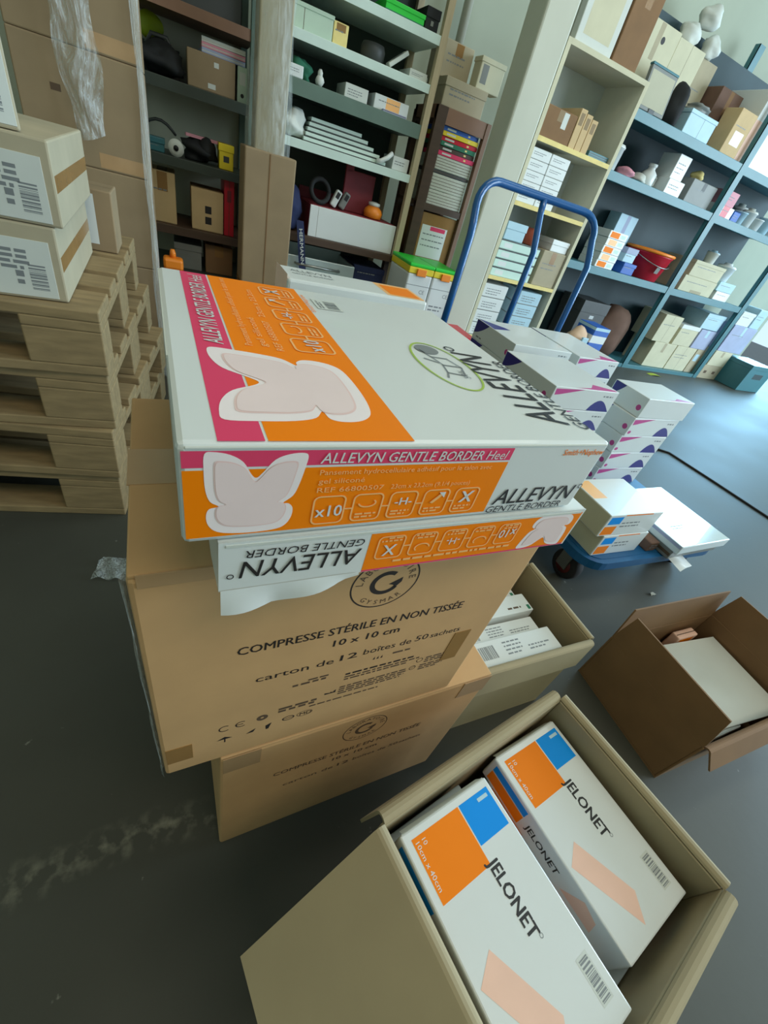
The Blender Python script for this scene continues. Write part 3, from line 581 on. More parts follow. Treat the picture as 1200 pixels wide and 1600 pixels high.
# ------------------------------------------------------------------ the pallets on the left and what stands on them
def plank(x0, x1, y0, y1, z0, z1, m, name, par):
    q = MB(); q.box(x0, x1, y0, y1, z0, z1, m, .003); return q.build(name, par)
def pallet(label, loc, rz, m):
    """Local origin at the front right foot; 1.2 m along -x, 0.8 m along y."""
    t = thing('wooden_pallet', label, 'pallet', loc, rz, 'pallets in the pile')
    L, D = 1.2, 0.8
    for x0 in (-.145, -.6725, -1.2):
        for y0, wd_ in ((0, .10), (.3275, .145), (.70, .10)): plank(x0, x0 + .145, y0, y0 + wd_, .022, .100, m, 'block', t)
    for y0, wd_ in ((0, .10), (.3275, .145), (.70, .10)): plank(-L, 0, y0, y0 + wd_, 0, .022, m, 'bottom_board', t)
    for x0 in (-.145, -.6725, -1.2): plank(x0, x0 + .145, 0, D, .100, .122, m, 'cross_board', t)
    for y0, wd_ in ((0, .145), (.1875, .10), (.3275, .145), (.5125, .10), (.655, .145)): plank(-L, 0, y0, y0 + wd_, .122, .144, m, 'deck_board', t)
    return t
p0 = pallet('weathered wooden pallet at the bottom of the pile, standing on the floor', (-.185, 1.100, 0), R(-7), 'wood_dark')
for k, (lb, x, y, a) in enumerate((('wooden pallet second from the floor in the pile at the left', -.180, 1.088, -7.5), ('wooden pallet third from the floor, its right side turned slightly away', -.172, 1.105, -4), ('top wooden pallet of the pile, carrying the labelled cartons', -.168, 1.100, -1.5))):
    c_ = copy_tree(p0, lb); c_.location = (x, y, .1445 * (k + 1)); c_.rotation_euler[2] = R(a)
ZP = .5785
def label_carton(label, x1, y0, z0, w, d, h, mg=.016):
    t = thing('carton_with_label', label, 'carton', (x1, y0, z0), R(1.0))
    b = MB(); b.box(-w, 0, 0, d, 0, h, 'kraft_grey', .004); S = Face(b, (0, 0, 0), (0, 1, 0), (0, 0, 1)); S.rect(.004, h * .42, d - .004, h * .62, 'tape', 0)
    b.build('carton_body', t)
    q = MB(); q.box(-w * .78, -mg, -.0012, .0, h * .04, h * .80, 'white_dull', .0004); F = Face(q, (-w * .78, -.0012, 0), (1, 0, 0), (0, 0, 1)); lw = w * .78 - mg
    F.lines(.012, h * .68, lw * .5, 5, .012, .005, 'grey_ink', 1, 3); F.lines(lw * .55, h * .66, lw * .8, 4, .010, .006, 'grey_ink', 1, 5); F.barcode(lw * .78, h * .14, lw * .93, h * .50, 'grey_ink', 1, 14, vertical=True); F.rect(lw * .66, h * .20, lw * .72, h * .26, 'grey_ink', 1); F.rect(lw * .66, h * .30, lw * .73, h * .38, 'grey_ink', 1)
    q.build('shipping_label', t); return t
label_carton('labelled brown carton standing directly on the top pallet', -.224, 1.136, ZP, .26, .46, .138)
label_carton('labelled brown carton stacked second, above the one on the pallet', -.208, 1.136, ZP + .139, .26, .46, .136)
tc = label_carton('labelled carton at the upper left edge of the picture, third in its stack', -.246, 1.150, ZP + .276, .26, .30, .16, .004); tc.rotation_euler[2] = R(14)
plain_box('small_carton', 'small brown carton with a white sticker at the back of the top pallet', 'carton', -.260, -.172, 1.63, .14, ZP, ZP + .152, 'kraft_dull', feats=[('patch', (.1, .12, .5, .92), 'white')])
for k, (z0, z1, lb) in enumerate(((.001, .4495, 'brown carton at the bottom of the film-wrapped tower behind the pallets'), (.450, .7345, 'brown carton second from the floor in the film-wrapped tower'), (.735, 1.0195, 'brown carton third from the floor in the film-wrapped tower'), (1.02, 1.305, 'brown carton at the top of the film-wrapped tower with yellow tape'))):
    plain_box('wrapped_carton', lb, 'carton', -.425, -.095, 2.05, .40, z0, z1, 'kraft_dull', 'cartons in the film-wrapped tower', feats=[('patch', (.58, .02, .99, .16), 'tape_clear'), ('patch', (.26, .60, .34, .66), 'ink_soft')] if k > 1 else [('patch', (.4, .5, .6, .56), 'ink_soft')])
q = MB()
q.sheet(lambda a, b: (-.085 - .030 * max(0, a - .4) + .003 * math.sin(21 * b + 5 * a), 2.036 - .004 * math.sin(17 * b) + .24 * max(0, .35 - a), 0.02 + 1.30 * b), 5, 46, 'film')
tag(q.build('wrapping_film'), 'clear film pulled tight down the right edge of the wrapped carton tower', 'film')
q = MB()
q.sheet(lambda a, b: (-.330 + .13 * a * (1 - .35 * (1 - b)) + .045 * (1 - b) + .008 * math.sin(13 * b + 4 * a), 2.030 - .014 * math.sin(5 * a + 4 * b + 1.5 * math.sin(7 * b)) ** 2 - .010 * math.sin(17 * b + 6 * math.sin(5 * a)) ** 2 - .02 * (1 - b) * math.sin(4 * a), .80 + .50 * b + .03 * a), 20, 44, 'film_mid')
tag(q.build('loose_film_sheet'), 'loose crumpled sheet of clear film hanging over the wrapped tower front', 'film')
q = MB(); q.sheet(lambda a, b: (-.245 + .085 * a + .02 * b, .855 + .075 * b - .02 * a, .003 + .016 * (math.sin(7 * a + 3 * b) * math.sin(5 * b + 1)) ** 2 + .02 * math.sin(math.pi * b) * a), 14, 10, 'film')
tag(q.build('torn_film_scrap'), 'torn scrap of clear film lying on the dark floor beside the brown stack', 'film')
q = MB(); q.box(-.085, .01, 2.53, 2.61, 0.001, .345, 'red', .01); q.box(-.082, .007, 2.533, 2.607, .345, .395, 'orange_pl', .012); q.lathe([(.014, 0), (.014, .02), (.009, .035)], 'orange_pl', (-.038, 2.57, .395), 14)
tag(q.build('spray_canister'), 'red and orange canister standing on the floor beside the film-wrapped tower', 'canister')

# ------------------------------------------------------------------ flat-bed trolley
TX0, TX1, TY0, TY1, TZ = 1.150, 1.880, .572, 1.935, .160
tr = thing('platform_trolley', 'blue flat-bed trolley with a tall tube handle, loaded with white boxes', 'trolley', ((TX0 + TX1) / 2, (TY0 + TY1) / 2, 0))
def rrect(w, d, r, n=6):
    out = []
    for cx_, cy_, a in ((w - r, d - r, 0), (-w + r, d - r, 90), (-w + r, -d + r, 180), (w - r, -d + r, 270)):
        out += [(cx_ + r * math.cos(R(a + 90 * k / n)), cy_ + r * math.sin(R(a + 90 * k / n))) for k in range(n + 1)]
    return out
hw, hd = (TX1 - TX0) / 2, (TY1 - TY0) / 2
q = MB(); q.prism(rrect(hw, hd, .085), TZ - .034, TZ - .002, 'trolley_deck'); q.prism(rrect(hw - .02, hd - .02, .07), TZ - .002, TZ, 'trolley_deck'); q.build('platform', tr)
def arch(x0, x1):
    y = hd - .035; p = [(x0, y, TZ - .02), (x0, y, .60), (x0, y + .003, .84), (x0 + .004, y + .018, .885), (x0 + .008, y + .045, .95)]
    r_ = .10
    for k in range(1, 7):
        a = R(15 * k); p.append((x0 + .008 + r_ * (1 - math.cos(a)), y + .045 + .03 * k / 6, .955 + r_ * .92 * math.sin(a)))
    for k in range(6, 0, -1):
        a = R(15 * k); p.append((x1 - .008 - r_ * (1 - math.cos(a)), y + .045 + .03 * k / 6, .955 + r_ * .92 * math.sin(a)))
    return p + [(x1 - .008, y + .045, .95), (x1 - .004, y + .018, .885), (x1, y + .003, .84), (x1, y, .60), (x1, y, TZ - .02)]
q = MB(); q.tube(arch(-hw + .005, hw - .005), .0165, 'trolley', 14); q.build('handle', tr)
q = MB(); y = hd - .035; q.tube([(0, y, TZ - .02), (0, y, .84), (0, y + .018, .885), (0, y + .06, .99), (0, y + .072, 1.040)], .015, 'trolley', 12); q.build('handle_post', tr)
for sx in (-1, 1):
    for sy in (-1, 1):
        x, y = sx * (hw - .06), sy * (hd - .10)
        wm = MB(); mt = Matrix.Translation((x, y, .055)) @ Matrix.Rotation(R(90), 4, 'Y')
        wm.lathe([(.030, -.022), (.050, -.022), (.055, -.014), (.055, .014), (.050, .022), (.030, .022)], 'rubber', seg=24, mtx=mt)
        wo = wm.build('wheel', tr); hb = MB(); hb.lathe([(.012, -.026), (.032, -.024), (.032, .024), (.012, .026)], 'hub', seg=20, mtx=mt); hb.build('wheel_hub', wo)
        q = MB(); q.box(x - .036, x - .030, y - .022, y + .022, .05, .124, 'steel'); q.box(x + .030, x + .036, y - .022, y + .022, .05, .124, 'steel'); q.box(x - .036, x + .036, y - .03, y + .03, .118, .126, 'steel'); q.build('caster_fork', tr)
def swoosh_box(label, x0, x1, y0, y1, z0, z1, rz=0.0, tri=True, group=None, blank_front=False):
    """White box with a dark blue swoosh and pink marks; the swoosh wraps the front left corner."""
    w, d, h = x1 - x0, y1 - y0, z1 - z0
    t = thing('dressing_pack', label, 'box', ((x0 + x1) / 2, (y0 + y1) / 2, z0), R(rz), group)
    b = MB(); b.box(-w / 2, w / 2, -d / 2, d / 2, 0, h, 'white', .002)
    F = Face(b, (-w / 2, -d / 2, 0), (1, 0, 0), (0, 0, 1)); L = Face(b, (-w / 2, d / 2, 0), (0, -1, 0), (0, 0, 1)); T = Face(b, (-w / 2, -d / 2, h), (1, 0, 0), (0, 1, 0))
    def arc(FF, a0, a1, up, m, lay=0):
        n = 10; pts = [(a0 + (a1 - a0) * k / n, h * (.02 + (.52 * math.sin(math.pi * (k / n) ** .8) if up else 0))) for k in range(n + 1)]
        FF.poly(pts, m, lay)
    if not blank_front:
        arc(F, w * .62, w * .985, True, 'navy'); F.disc((w * .06, h * .22), h * .12, h * .09, 'magenta', 0, 14); F.lines(w * .78, h * .78, w * .95, 1, .01, h * .07, 'grey_ink', 1, 4)
        if tri: F.poly([(w * .02, h * .90), (w * .45, h * .97), (w * .10, h * .66), (w * .03, h * .62)], 'magenta', 0)
    n = 8
    L.poly([(.004, h * .98), (.004, h * .30)] + [(d * .34 * k / n, h * (.30 + .0 * k) if k == 0 else h * (.30 + .68 * (k / n) ** 1.6)) for k in range(1, n + 1)], 'navy', 0)
    L.disc((d * .88, h * .42), h * .14, h * .14, 'magenta', 0, 14); L.lines(d * .10, h * .22, d * .3, 1, .01, h * .07, 'grey_ink', 1, 6)
    T.poly([(w * .30, .003), (w * .97, .003), (w * .97, d * .05), (w * .70, d * .16), (w * .58, d * .05)], 'magenta', 0) if tri else T.poly([(.003, d * .55), (.003, d * .99), (w * .30, d * .70), (w * .34, d * .62)], 'navy', 0)
    b.build('carton_body', t); q = MB(); q.box(w / 2 - .0004, w / 2 + .0008, -d / 2 + .003, d / 2 - .003, .003, h - .002, 'white_dull'); q.build('end_flap', t)
    return t
nm = ['lowest', 'second from the bottom', 'middle', 'second from the top', 'topmost']
for k in range(5):
    swoosh_box('swoosh pack, %s in the front right column on the trolley' % nm[k], 1.55 + (.012 if k == 4 else 0), 1.83 + (.012 if k == 4 else .004 * (k % 2)), 1.0 - .002 * k, 1.165, TZ + .0005 + .0795 * k, TZ + .079 + .0795 * k, rz=1.5 * (k % 2), blank_front=(k == 4))
for k in range(5):
    swoosh_box('swoosh pack, %s in the front left column on the trolley' % nm[k], 1.115 + .04 * (k < 3), 1.425, 1.02, 1.325, TZ + .0005 + .0795 * k, TZ + .079 + .0795 * k, rz=.8 * (k % 2))
for k in range(5):
    swoosh_box('white pack, %s in the rear left column by the trolley handle' % nm[k], 1.195, 1.505, 1.385, 1.69, TZ + .0005 + .0815 * k, TZ + .081 + .0815 * k, tri=False)
for k in range(5):
    swoosh_box('white pack, %s in the rear right column by the trolley handle' % nm[k], 1.548, 1.80, 1.375, 1.74, TZ + .0005 + .080 * k, TZ + .0795 + .080 * k)
def gauze_stack_box(label, x0, x1, y0, y1, z0, z1):
    w, d, h = x1 - x0, y1 - y0, z1 - z0
    t = thing('gauze_box', label, 'box', (x0, y0, z0))
    b = MB(); b.box(0, w, 0, d, 0, h, 'white', .002); F = Face(b, (0, 0, 0), (1, 0, 0), (0, 0, 1)); T = Face(b, (0, 0, h), (1, 0, 0), (0, 1, 0))
    F.rect(.006, h * .06, .062, h * .46, 'orange'); F.rect(.010, h * .56, .066, h * .90, 'blue'); F.lines(.075, h * .62, w * .66, 2, h * .16, h * .06, 'grey_ink', 1, 3); F.rect(.07, h * .94, w * .8, h * .99, 'orange')
    T.rect(.004, d * .45, .066, d * .95, 'orange_pale'); S = Face(b, (0, d, 0), (0, -1, 0), (0, 0, 1)); S.lines(.05, h * .6, .10, 1, .01, .006, 'grey_ink', 1)
    b.build('carton_body', t); q = MB(); q.box(-.0008, .0004, .003, d - .003, .003, h - .003, 'kraft_pale'); q.build('end_flap', t)
gauze_stack_box('gauze box with orange and blue squares lying on the trolley front corner', 1.185, 1.405, .612, .800, TZ + .0005, .2475)
gauze_stack_box('gauze box with orange and blue squares on top of its twin on the trolley', 1.150, 1.400, .615, .800, .2480, .3350)
q = MB(); q.box(0, .30, 0, .31, 0, .036, 'grey', .003); F = Face(q, (0, .31, 0), (0, -1, 0), (0, 0, 1)); F.rect(.003, .012, .307, .024, 'ink_soft'); tag(q.build('flat_box', None, (1.515, .555, TZ + .0005), R(2)), 'flat grey box under the shiny one on the right of the trolley', 'box')
q = MB(); q.box(0, .30, 0, .32, 0, .036, 'gloss', .003); F = Face(q, (0, 0, .036), (1, 0, 0), (0, 1, 0)); F.lines(.06, .10, .14, 2, .012, .004, 'grey_ink', 1); F = Face(q, (0, .32, 0), (0, -1, 0), (0, 0, 1)); F.rect(.003, .022, .317, .034, 'lilac'); F.rect(.003, .004, .1, .018, 'teal_dark')
tag(q.build('flat_box', None, (1.512, .540, TZ + .0375), R(2)), 'shiny white shrink-wrapped flat box overhanging the right of the trolley', 'box')
q = MB(); q.box(1.452, 1.500, .60, .80, TZ + .0005, .20, 'brown_bag', .004); F = Face(q, (1.452, .60, TZ), (1, 0, 0), (0, 0, 1)); F.lines(.006, .03, .04, 2, .01, .004, 'grey_ink'); tag(q.build('narrow_box'), 'narrow brown box between the gauze boxes and the flat shiny box', 'box')
q = MB(); q.sheet(lambda a, b: (1.53 + .10 * a, .50 + .07 * b + .02 * a, TZ + .001 - .008 * (1 - b) + .006 * math.sin(5 * a)), 6, 4, 'white'); tag(q.build('paper_sheet'), 'folded white paper sticking out under the shiny flat box', 'paper')

# ------------------------------------------------------------------ floor clutter
q = MB(); q.tube([(2.55, 1.66, .012), (2.72, 1.60, .008), (2.90, 1.50, .005), (2.93, 1.2, .005), (2.955, .86, .005), (2.99, .4, .005), (3.02, -.3, .005)], [.010, .009, .006, .006, .006, .006, .006], 'rubber', 8); tag(q.build('cable'), 'black cable running across the open floor to the right edge', 'cable')
q = MB(); q.sheet(lambda a, b: (4.56 + .22 * a, 3.05 + .06 * b, .002 + .008 * math.sin(4 * a)), 6, 3, 'lime'); tag(q.build('floor_scrap'), 'bright yellow scrap on the floor before the teal rack', 'scrap')
for i, (x, y, r_) in enumerate(((1.885, .40, .022), (1.55, .52, .012))):
    q = MB(); q.sheet(lambda a, b: (x + 2 * r_ * (a - .5), y + r_ * (b - .5), .002 + .006 * math.sin(5 * a + 2 * b) ** 2), 5, 4, 'white_dull'); tag(q.build('paper_scrap'), ('white scrap of paper on the floor at the right edge', 'small pale crumb of paper on the floor by the trolley')[i], 'scrap')
q = MB(); q.box(1.405, 1.495, 2.07, 2.29, .001, .350, 'red', .012); q.box(1.400, 1.500, 2.06, 2.30, .345, .372, 'red', .006); tag(q.build('storage_bin'), 'narrow red bin on the floor between the trolley handle and the white column', 'bin')

# ------------------------------------------------------------------ shelving along the back wall
def rack(name, label, cat, x0, x1, y0, d, ztop, shelves, uprights, m_up, back, parts=()):
    """shelves: (z top, thickness, material); uprights: (x, width, material)."""
    t = thing(name, label, cat, ((x0 + x1) / 2, y0, 0)); ox = (x0 + x1) / 2
    for z, th_, m in shelves:
        q = MB(); q.box(x0 - ox, x1 - ox, .0, d, z - th_, z, m, .002); q.box(x0 - ox, x1 - ox, .0, .012, z - th_ - .012, z - th_ + .002, m); q.build('shelf', t)
    for x, wd_, m in uprights:
        for yy in (-.004, d - .03):
            q = MB(); q.box(x - ox, x - ox + wd_, yy, yy + .034, 0, ztop, m, .002)
            q.build('upright', t)
    if back:
        q = MB(); q.box(x0 - ox, x1 - ox, d + .006, d + .016, .02, ztop - .02, back); q.build('back_panel', t)
    for nm_, bx, m in parts:
        q = MB(); q.box(bx[0] - ox, bx[1] - ox, bx[2] - y0, bx[3] - y0, bx[4], bx[5], m, .003); q.build(nm_, t)
    return t
YL = 2.75
rack('shelving_rack', 'dark cluttered shelving between the film-wrapped tower and the cardboard-clad column', 'shelf', -.19, .345, YL, .42, 1.95,
     [(.30, .02, 'rack_dark'), (.500, .025, 'case_brown'), (.780, .025, 'rack_dark'), (1.045, .028, 'rack_dark'), (1.285, .025, 'case_mid'), (1.60, .025, 'rack_dark')], [(-.19, .03, 'rack_dark'), (.315, .03, 'rack_grey')], 'rack_dark', 'back_grey')
rack('shelving_rack', 'tall shelving with white shelf edges between the clad column and the bookcase', 'shelf', .44, 1.215, YL, .42, 1.95,
     [(.12, .02, 'rack_dark'), (.395, .02, 'shelf_white'), (.588, .024, 'case_brown'), (.985, .024, 'shelf_white'), (1.195, .045, 'rack_grey'), (1.350, .022, 'shelf_white'), (1.520, .022, 'shelf_white'), (1.75, .022, 'rack_dark')],
     [(.44, .03, 'post_wood'), (1.180, .035, 'post_wood')], 'rack_dark', 'back_dark')
rack('bookcase', 'narrow dark brown bookcase standing left of the white column', 'bookcase', 1.250, 1.585, YL, .30, 1.30,
     [(.24, .02, 'case_brown'), (.545, .02, 'case_brown'), (.885, .02, 'case_brown'), (1.30, .055, 'case_mid')], [(1.250, .06, 'case_brown'), (1.560, .028, 'case_mid')], 'case_brown', 'case_brown')
YC = 2.78
cu = thing('shelf_unit', 'cream painted shelf unit with yellow chipboard edges right of the white column', 'shelf', (2.225, YC, 0))
for x0, x1 in ((-.325, -.300), (.300, .325)):
    q = MB(); q.box(x0, x1, 0, .34, 0, 1.735, 'cream', .002); q.box(x0 - .0008, x1 + .0008, -.002, .001, 0, 1.735, 'kraft_pale'); q.build('side_panel', cu)
for z in (.200, .605, 1.030, 1.345, 1.735):
    q = MB(); q.box(-.300, .300, 0, .33, z - .022, z, 'cream', .001); q.box(-.300, .300, -.002, .001, z - .0225, z + .0005, 'yellow_edge' if z < 1.7 else 'kraft_pale'); q.build('shelf', cu)
q = MB(); q.box(-.32, .32, .332, .340, .02, 1.73, 'white_dull'); q.build('back_panel', cu)
YB = 3.20
br = thing('shelving_rack', 'teal metal shelving rack along the back right, carrying cups and cartons', 'shelf', (4.2, YB, 0))
for z, a, b_ in ((.035, -1.62, 1.36), (.790, -1.62, 1.36), (1.385, -1.62, 1.36), (1.725, -1.62, 1.36)):
    q = MB(); q.box(a, b_, .004, .46, z - .012, z, 'teal'); q.box(a, b_, -.002, .012, z - .055, z + .002, 'teal', .002); q.build('shelf', br)
for x in (-1.62, .04, 1.30):
    for yy in (-.004, .44):
        q = MB(); q.box(x, x + .075, yy, yy + .006, 0, 2.45, 'teal'); q.box(x, x + .006, yy, yy + .045, 0, 2.45, 'teal'); q.build('upright', br)
q = MB(); q.box(-1.62, 1.36, .432, .437, .04, 2.3, 'teal_dark'); q.build('back_panel', br)

# column cladding and its film
cl = MB(); cl.box(.272, .498, 2.47, 2.67, .001, .905, 'kraft_dull', .006)
cl.box(.271, .499, 2.469, 2.672, .33, .36, 'tape'); cl.box(.380, .384, 2.468, 2.471, .001, .90, 'kraft_brown')
tag(cl.build('column_cladding'), 'cardboard sleeve taped round the lower half of the steel column', 'cladding')
q = MB(); q.sheet(lambda a, b: (.38 + (.088 + .008 * math.sin(9 * b) + .05 * max(0, .22 - b)) * math.sin(2 * math.pi * a), 2.565 + (.092 + .006 * math.sin(15 * b + 9 * a)) * -math.cos(2 * math.pi * a), .885 + .80 * b), 26, 26, 'film_thin')
tag(q.build('column_film'), 'clear plastic film bunched round the steel column above its cardboard sleeve', 'film')

PB = plain_box
# ---- dark rack on the left
S1 = 'on the upper shelf of the dark left rack'
q = MB(); q.blob((0, 0, .05), (.050, .05, .050), 'lime', .04, 3, 1); tag(q.build('lime_ball', None, (-.078, 3.03, 1.153)), 'lime yellow round object at the top left of the dark left rack', 'ball')
q = MB(); q.blob((0, 0, .05), (.095, .075, .055), 'black', .2, 3, 4); q.tube([(-.05, 0, .09), (-.03, 0, .125), (.03, 0, .125), (.05, 0, .09)], .008, 'grey_dark', 8); tag(q.build('tool_bag', None, (-.045, 2.86, 1.046)), 'dark tool bag left of the brown box in the dark left rack', 'bag')
PB('toolbox', 'flat dark case under the lime ball in the dark left rack', 'case', -.155, .03, 2.97, .18, 1.0455, 1.15, 'grey_dark', feats=[('lid', .7), ('patch', (.4, .5, .6, .75), 'grey')])
PB('cardboard_box', 'plain brown box with two pale stickers on the upper shelf of the left rack', 'box', .06, .258, 2.79, .20, 1.0455, 1.166, 'kraft_dull', feats=[('patch', (.55, .70, .65, .84), 'white_dull'), ('patch', (.42, .10, .58, .24), 'white_dull')])
PB('ring_binder', 'pale green binder right of the brown box in the left rack', 'binder', .268, .31, 2.79, .24, 1.0455, 1.165, 'pale_green', feats=[('patch', (.2, .5, .8, .85), 'white_dull'), ('hole', .5, .2, .18)])
for k, (m_, lb) in enumerate((('lilac', 'pale lilac magazine at the bottom of the pile on the brown box'), ('rose', 'pink magazine in the middle of the pile on the brown box'), ('white_dull', 'white magazine topmost on the brown box in the left rack'))):
    PB('magazine', lb, 'magazine', .12, .30, 2.80, .20, 1.1665 + .017 * k, 1.1830 + .017 * k, m_, rz=R(3 - 3 * k), feats=[('band', .3, .5, 'pages')])
PB('planter_box', 'long dark box on the top shelf of the dark left rack', 'box', -.10, .28, 2.80, .25, 1.2855, 1.43, 'grey_dark', feats=[('band', .75, .9, 'brick_red'), ('lines', 2)])
q = MB(); mt = Matrix.Translation((0, 0, .033)) @ Matrix.Rotation(R(90), 4, 'X'); q.lathe([(.012, -.02), (.033, -.018), (.033, .018), (.012, .02)], 'white_dull', seg=28, mtx=mt); q.lathe([(.004, .019), (.011, .024)], 'ink', seg=16, mtx=mt); tag(q.build('tape_reel', None, (.0, 2.775, .7805)), 'white round reel facing out from the middle shelf of the left rack', 'reel')
q = MB(); q.blob((0, 0, .04), (.075, .08, .048), 'black', .25, 3, 9); q.blob((.03, -.02, .05), (.05, .05, .05), 'black', .25, 2, 3); tag(q.build('cloth_bag', None, (.105, 2.88, .7805)), 'crumpled black bag right of the white reel', 'bag')
PB('ruler', 'pink strip lying across the black bag in the left rack', 'strip', .045, .225, 2.84, .03, .868, .880, 'rose', rz=R(6), feats=[('lines', 1)])
PB('tool_case', 'yellow case standing at the right of the black bag in the left rack', 'case', .19, .255, 2.79, .14, .7805, .878, 'yellow', feats=[('lid', .72), ('patch', (.3, .3, .7, .55), 'grey_dark')])
PB('small_carton', 'small teal box at the far left beside the white reel', 'box', -.135, -.05, 2.80, .1, .7805, .83, 'teal', feats=[('lid', .6), ('lines', 2)])
q = MB(); q.tube([(.07 * math.cos(R(a)), .02 * math.sin(R(a)), .035 + .04 * math.sin(R(a)) * math.sin(R(a)) + .02) for a in range(0, 361, 20)], .006, 'grey_dark', 8); tag(q.build('cable_loop', None, (-.07, 2.92, .80)), 'dark coil of cable behind the white reel', 'cable')
PB('cardboard_box', 'tan box standing on the lower shelf at the left of the left rack', 'box', -.125, -.012, 2.79, .22, .5005, .712, 'tan', feats=[('tape',), ('lines', 1)])
PB('cardboard_box', 'tan box with two dark hand holes on the lower shelf of the left rack', 'box', .058, .210, 2.79, .20, .5005, .680, 'tan', feats=[('patch', (.42, .44, .62, .62), 'ink'), ('patch', (.42, .18, .62, .36), 'ink')])
PB('red_folder', 'red folder standing at the right of the box with dark holes', 'folder', .214, .262, 2.79, .24, .5005, .750, 'red', feats=[('vseam', .5), ('patch', (.3, .6, .7, .8), 'maroon')])
PB('cardboard_box', 'dim grey box on the lowest shelf of the left rack', 'box', -.03, .10, 2.80, .25, .3005, .42, 'grey', feats=[('lid', .75), ('lines', 2)])
PB('cardboard_box', 'dim brown box right of the grey one on the lowest shelf of the left rack', 'box', .12, .26, 2.80, .25, .3005, .44, 'kraft_brown', feats=[('tape',)])
# ---- white-edged rack
PB('plastic_tray', 'green tray on the top shelf of the white-edged rack', 'tray', .90, 1.10, 2.80, .22, 1.5205, 1.565, 'green', feats=[('lid', .7), ('band', .1, .3, 'green_dark')])
PB('black_case', 'black case right of the green tray on the top shelf', 'case', 1.105, 1.175, 2.80, .22, 1.5205, 1.60, 'black', feats=[('lid', .6), ('patch', (.4, .3, .6, .5), 'grey')])
PB('storage_tub', 'pale tub at the left under the top shelf of the white-edged rack', 'tub', .482, .67, 2.785, .28, 1.3505, 1.432, 'pale_green', feats=[('lid', .85), ('vseam', .3)])
PB('small_carton', 'yellow carton beside the pale tub on the white-edged rack', 'box', .672, .742, 2.785, .2, 1.3505, 1.425, 'yellow_edge', feats=[('tape',), ('lines', 1)])
q = MB(); q.lathe([(.02, 0), (.058, .004), (.06, .05), (.052, .068), (.02, .072)], 'grey_dark', seg=24); tag(q.build('dark_pot', None, (.895, 2.87, 1.3505)), 'dark round pot in the middle of the white-edged shelf', 'pot')
q = MB(); q.box(-.055, .055, 0, .05, -.009, .009, 'white_dull', .004, Matrix.Translation((1.01, 2.80, 1.397)) @ Matrix.Rotation(R(-38), 4, 'Y')); q.box(-.02, .03, .001, .049, .0091, .0102, 'grey', 0, Matrix.Translation((1.01, 2.80, 1.397)) @ Matrix.Rotation(R(-38), 4, 'Y')); tag(q.build('white_packet'), 'white packet leaning at an angle right of the dark pot', 'packet')
PB('white_carton', 'white carton at the right end beside the leaning packet', 'box', 1.07, 1.168, 2.785, .15, 1.3505, 1.383, 'white_dull', feats=[('lines', 2)])
q = MB(); q.blob((0, 0, .035), (.06, .062, .042), 'green_dark', .2, 3, 12); tag(q.build('green_cloth', None, (.548, 2.875, 1.1965)), 'bundle of green cloth left on the grey-edged shelf', 'cloth')
PB('white_carton', 'small white carton in front of the green cloth bundle', 'box', .475, .55, 2.758, .035, 1.1955, 1.238, 'white', feats=[('lines', 2)])
q = MB(); q.blob((0, 0, .02), (.022, .02, .022), 'white_dull', .1, 2, 5); q.lathe([(.012, 0), (.012, .02), (.006, .03)], 'white_dull', (.0, 0, .03), 12); tag(q.build('small_jar', None, (.635, 2.79, 1.1955)), 'tiny white jar between the cloth and the white cartons', 'jar')
PB('white_carton', 'white carton in the middle of the grey-edged shelf', 'box', .76, .880, 2.785, .16, 1.1955, 1.248, 'white_dull', feats=[('lines', 3)])
PB('medicine_box', 'white box with an orange middle on the grey-edged shelf', 'box', .915, 1.105, 2.785, .15, 1.1955, 1.252, 'white', feats=[('patch', (.34, .05, .74, .95), 'orange_pale'), ('lines', 1)])
PB('paper_stack', 'pale blue sheets lying in front of the orange and white box', 'paper', .96, 1.09, 2.757, .026, 1.1955, 1.204, 'lilac', feats=[('seams', 2)])
for k in range(5):
    PB('white_baton', ('lowest long white baton on the white middle shelf', 'second long white baton from the bottom of the baton pile', 'middle long white baton of the baton pile', 'fourth long white baton of the baton pile', 'uppermost long white baton of the baton pile')[k], 'baton', .585 + .01 * k, 1.035 - .035 * k, 2.785 + .012 * k, .10, .9855 + .0205 * k, 1.0035 + .0205 * k, 'shelf_white', rz=R(.6 * (k % 3 - 1)), feats=[('band', .0, .25, 'grey_dark')])
q = MB(); q.blob((0, 0, .05), (.062, .07, .056), 'white_dull', .2, 3, 31); tag(q.build('white_bundle', None, (.535, 2.84, .9855)), 'white plastic bundle at the left end of the baton pile', 'bundle')
q = MB(); q.tube([(.98, 2.775, .999), (1.00, 2.765, 1.004), (1.035, 2.765, 1.026), (1.06, 2.775, 1.049)], .011, 'white', 10); tag(q.build('bent_pipe'), 'short bent white pipe right of the baton pile', 'pipe')
PB('white_carton', 'white carton at the right end of the middle shelf by the wooden post', 'box', 1.075, 1.172, 2.785, .16, .9855, 1.045, 'white', feats=[('lines', 2)])
q = MB(); q.box(.70, 1.175, 2.775, 2.787, .5885, .735, 'white', .003); q.build('front_panel', (lambda o: o)(thing('maroon_tray', 'open maroon box with a blank white front on the lower shelf', 'tray')))
tray = bpy.data.objects['maroon_tray']
q = MB(); q.box(.655, 1.175, 2.787, 3.12, .5885, .600, 'maroon'); q.box(.655, .665, 2.787, 3.12, .60, .735, 'maroon'); q.box(1.165, 1.175, 2.787, 3.12, .60, .735, 'maroon'); q.box(.655, 1.175, 3.11, 3.12, .60, .79, 'maroon', .002); q.box(.655, .70, 2.776, 2.787, .5885, .735, 'white', .002); q.build('tray_body', tray)
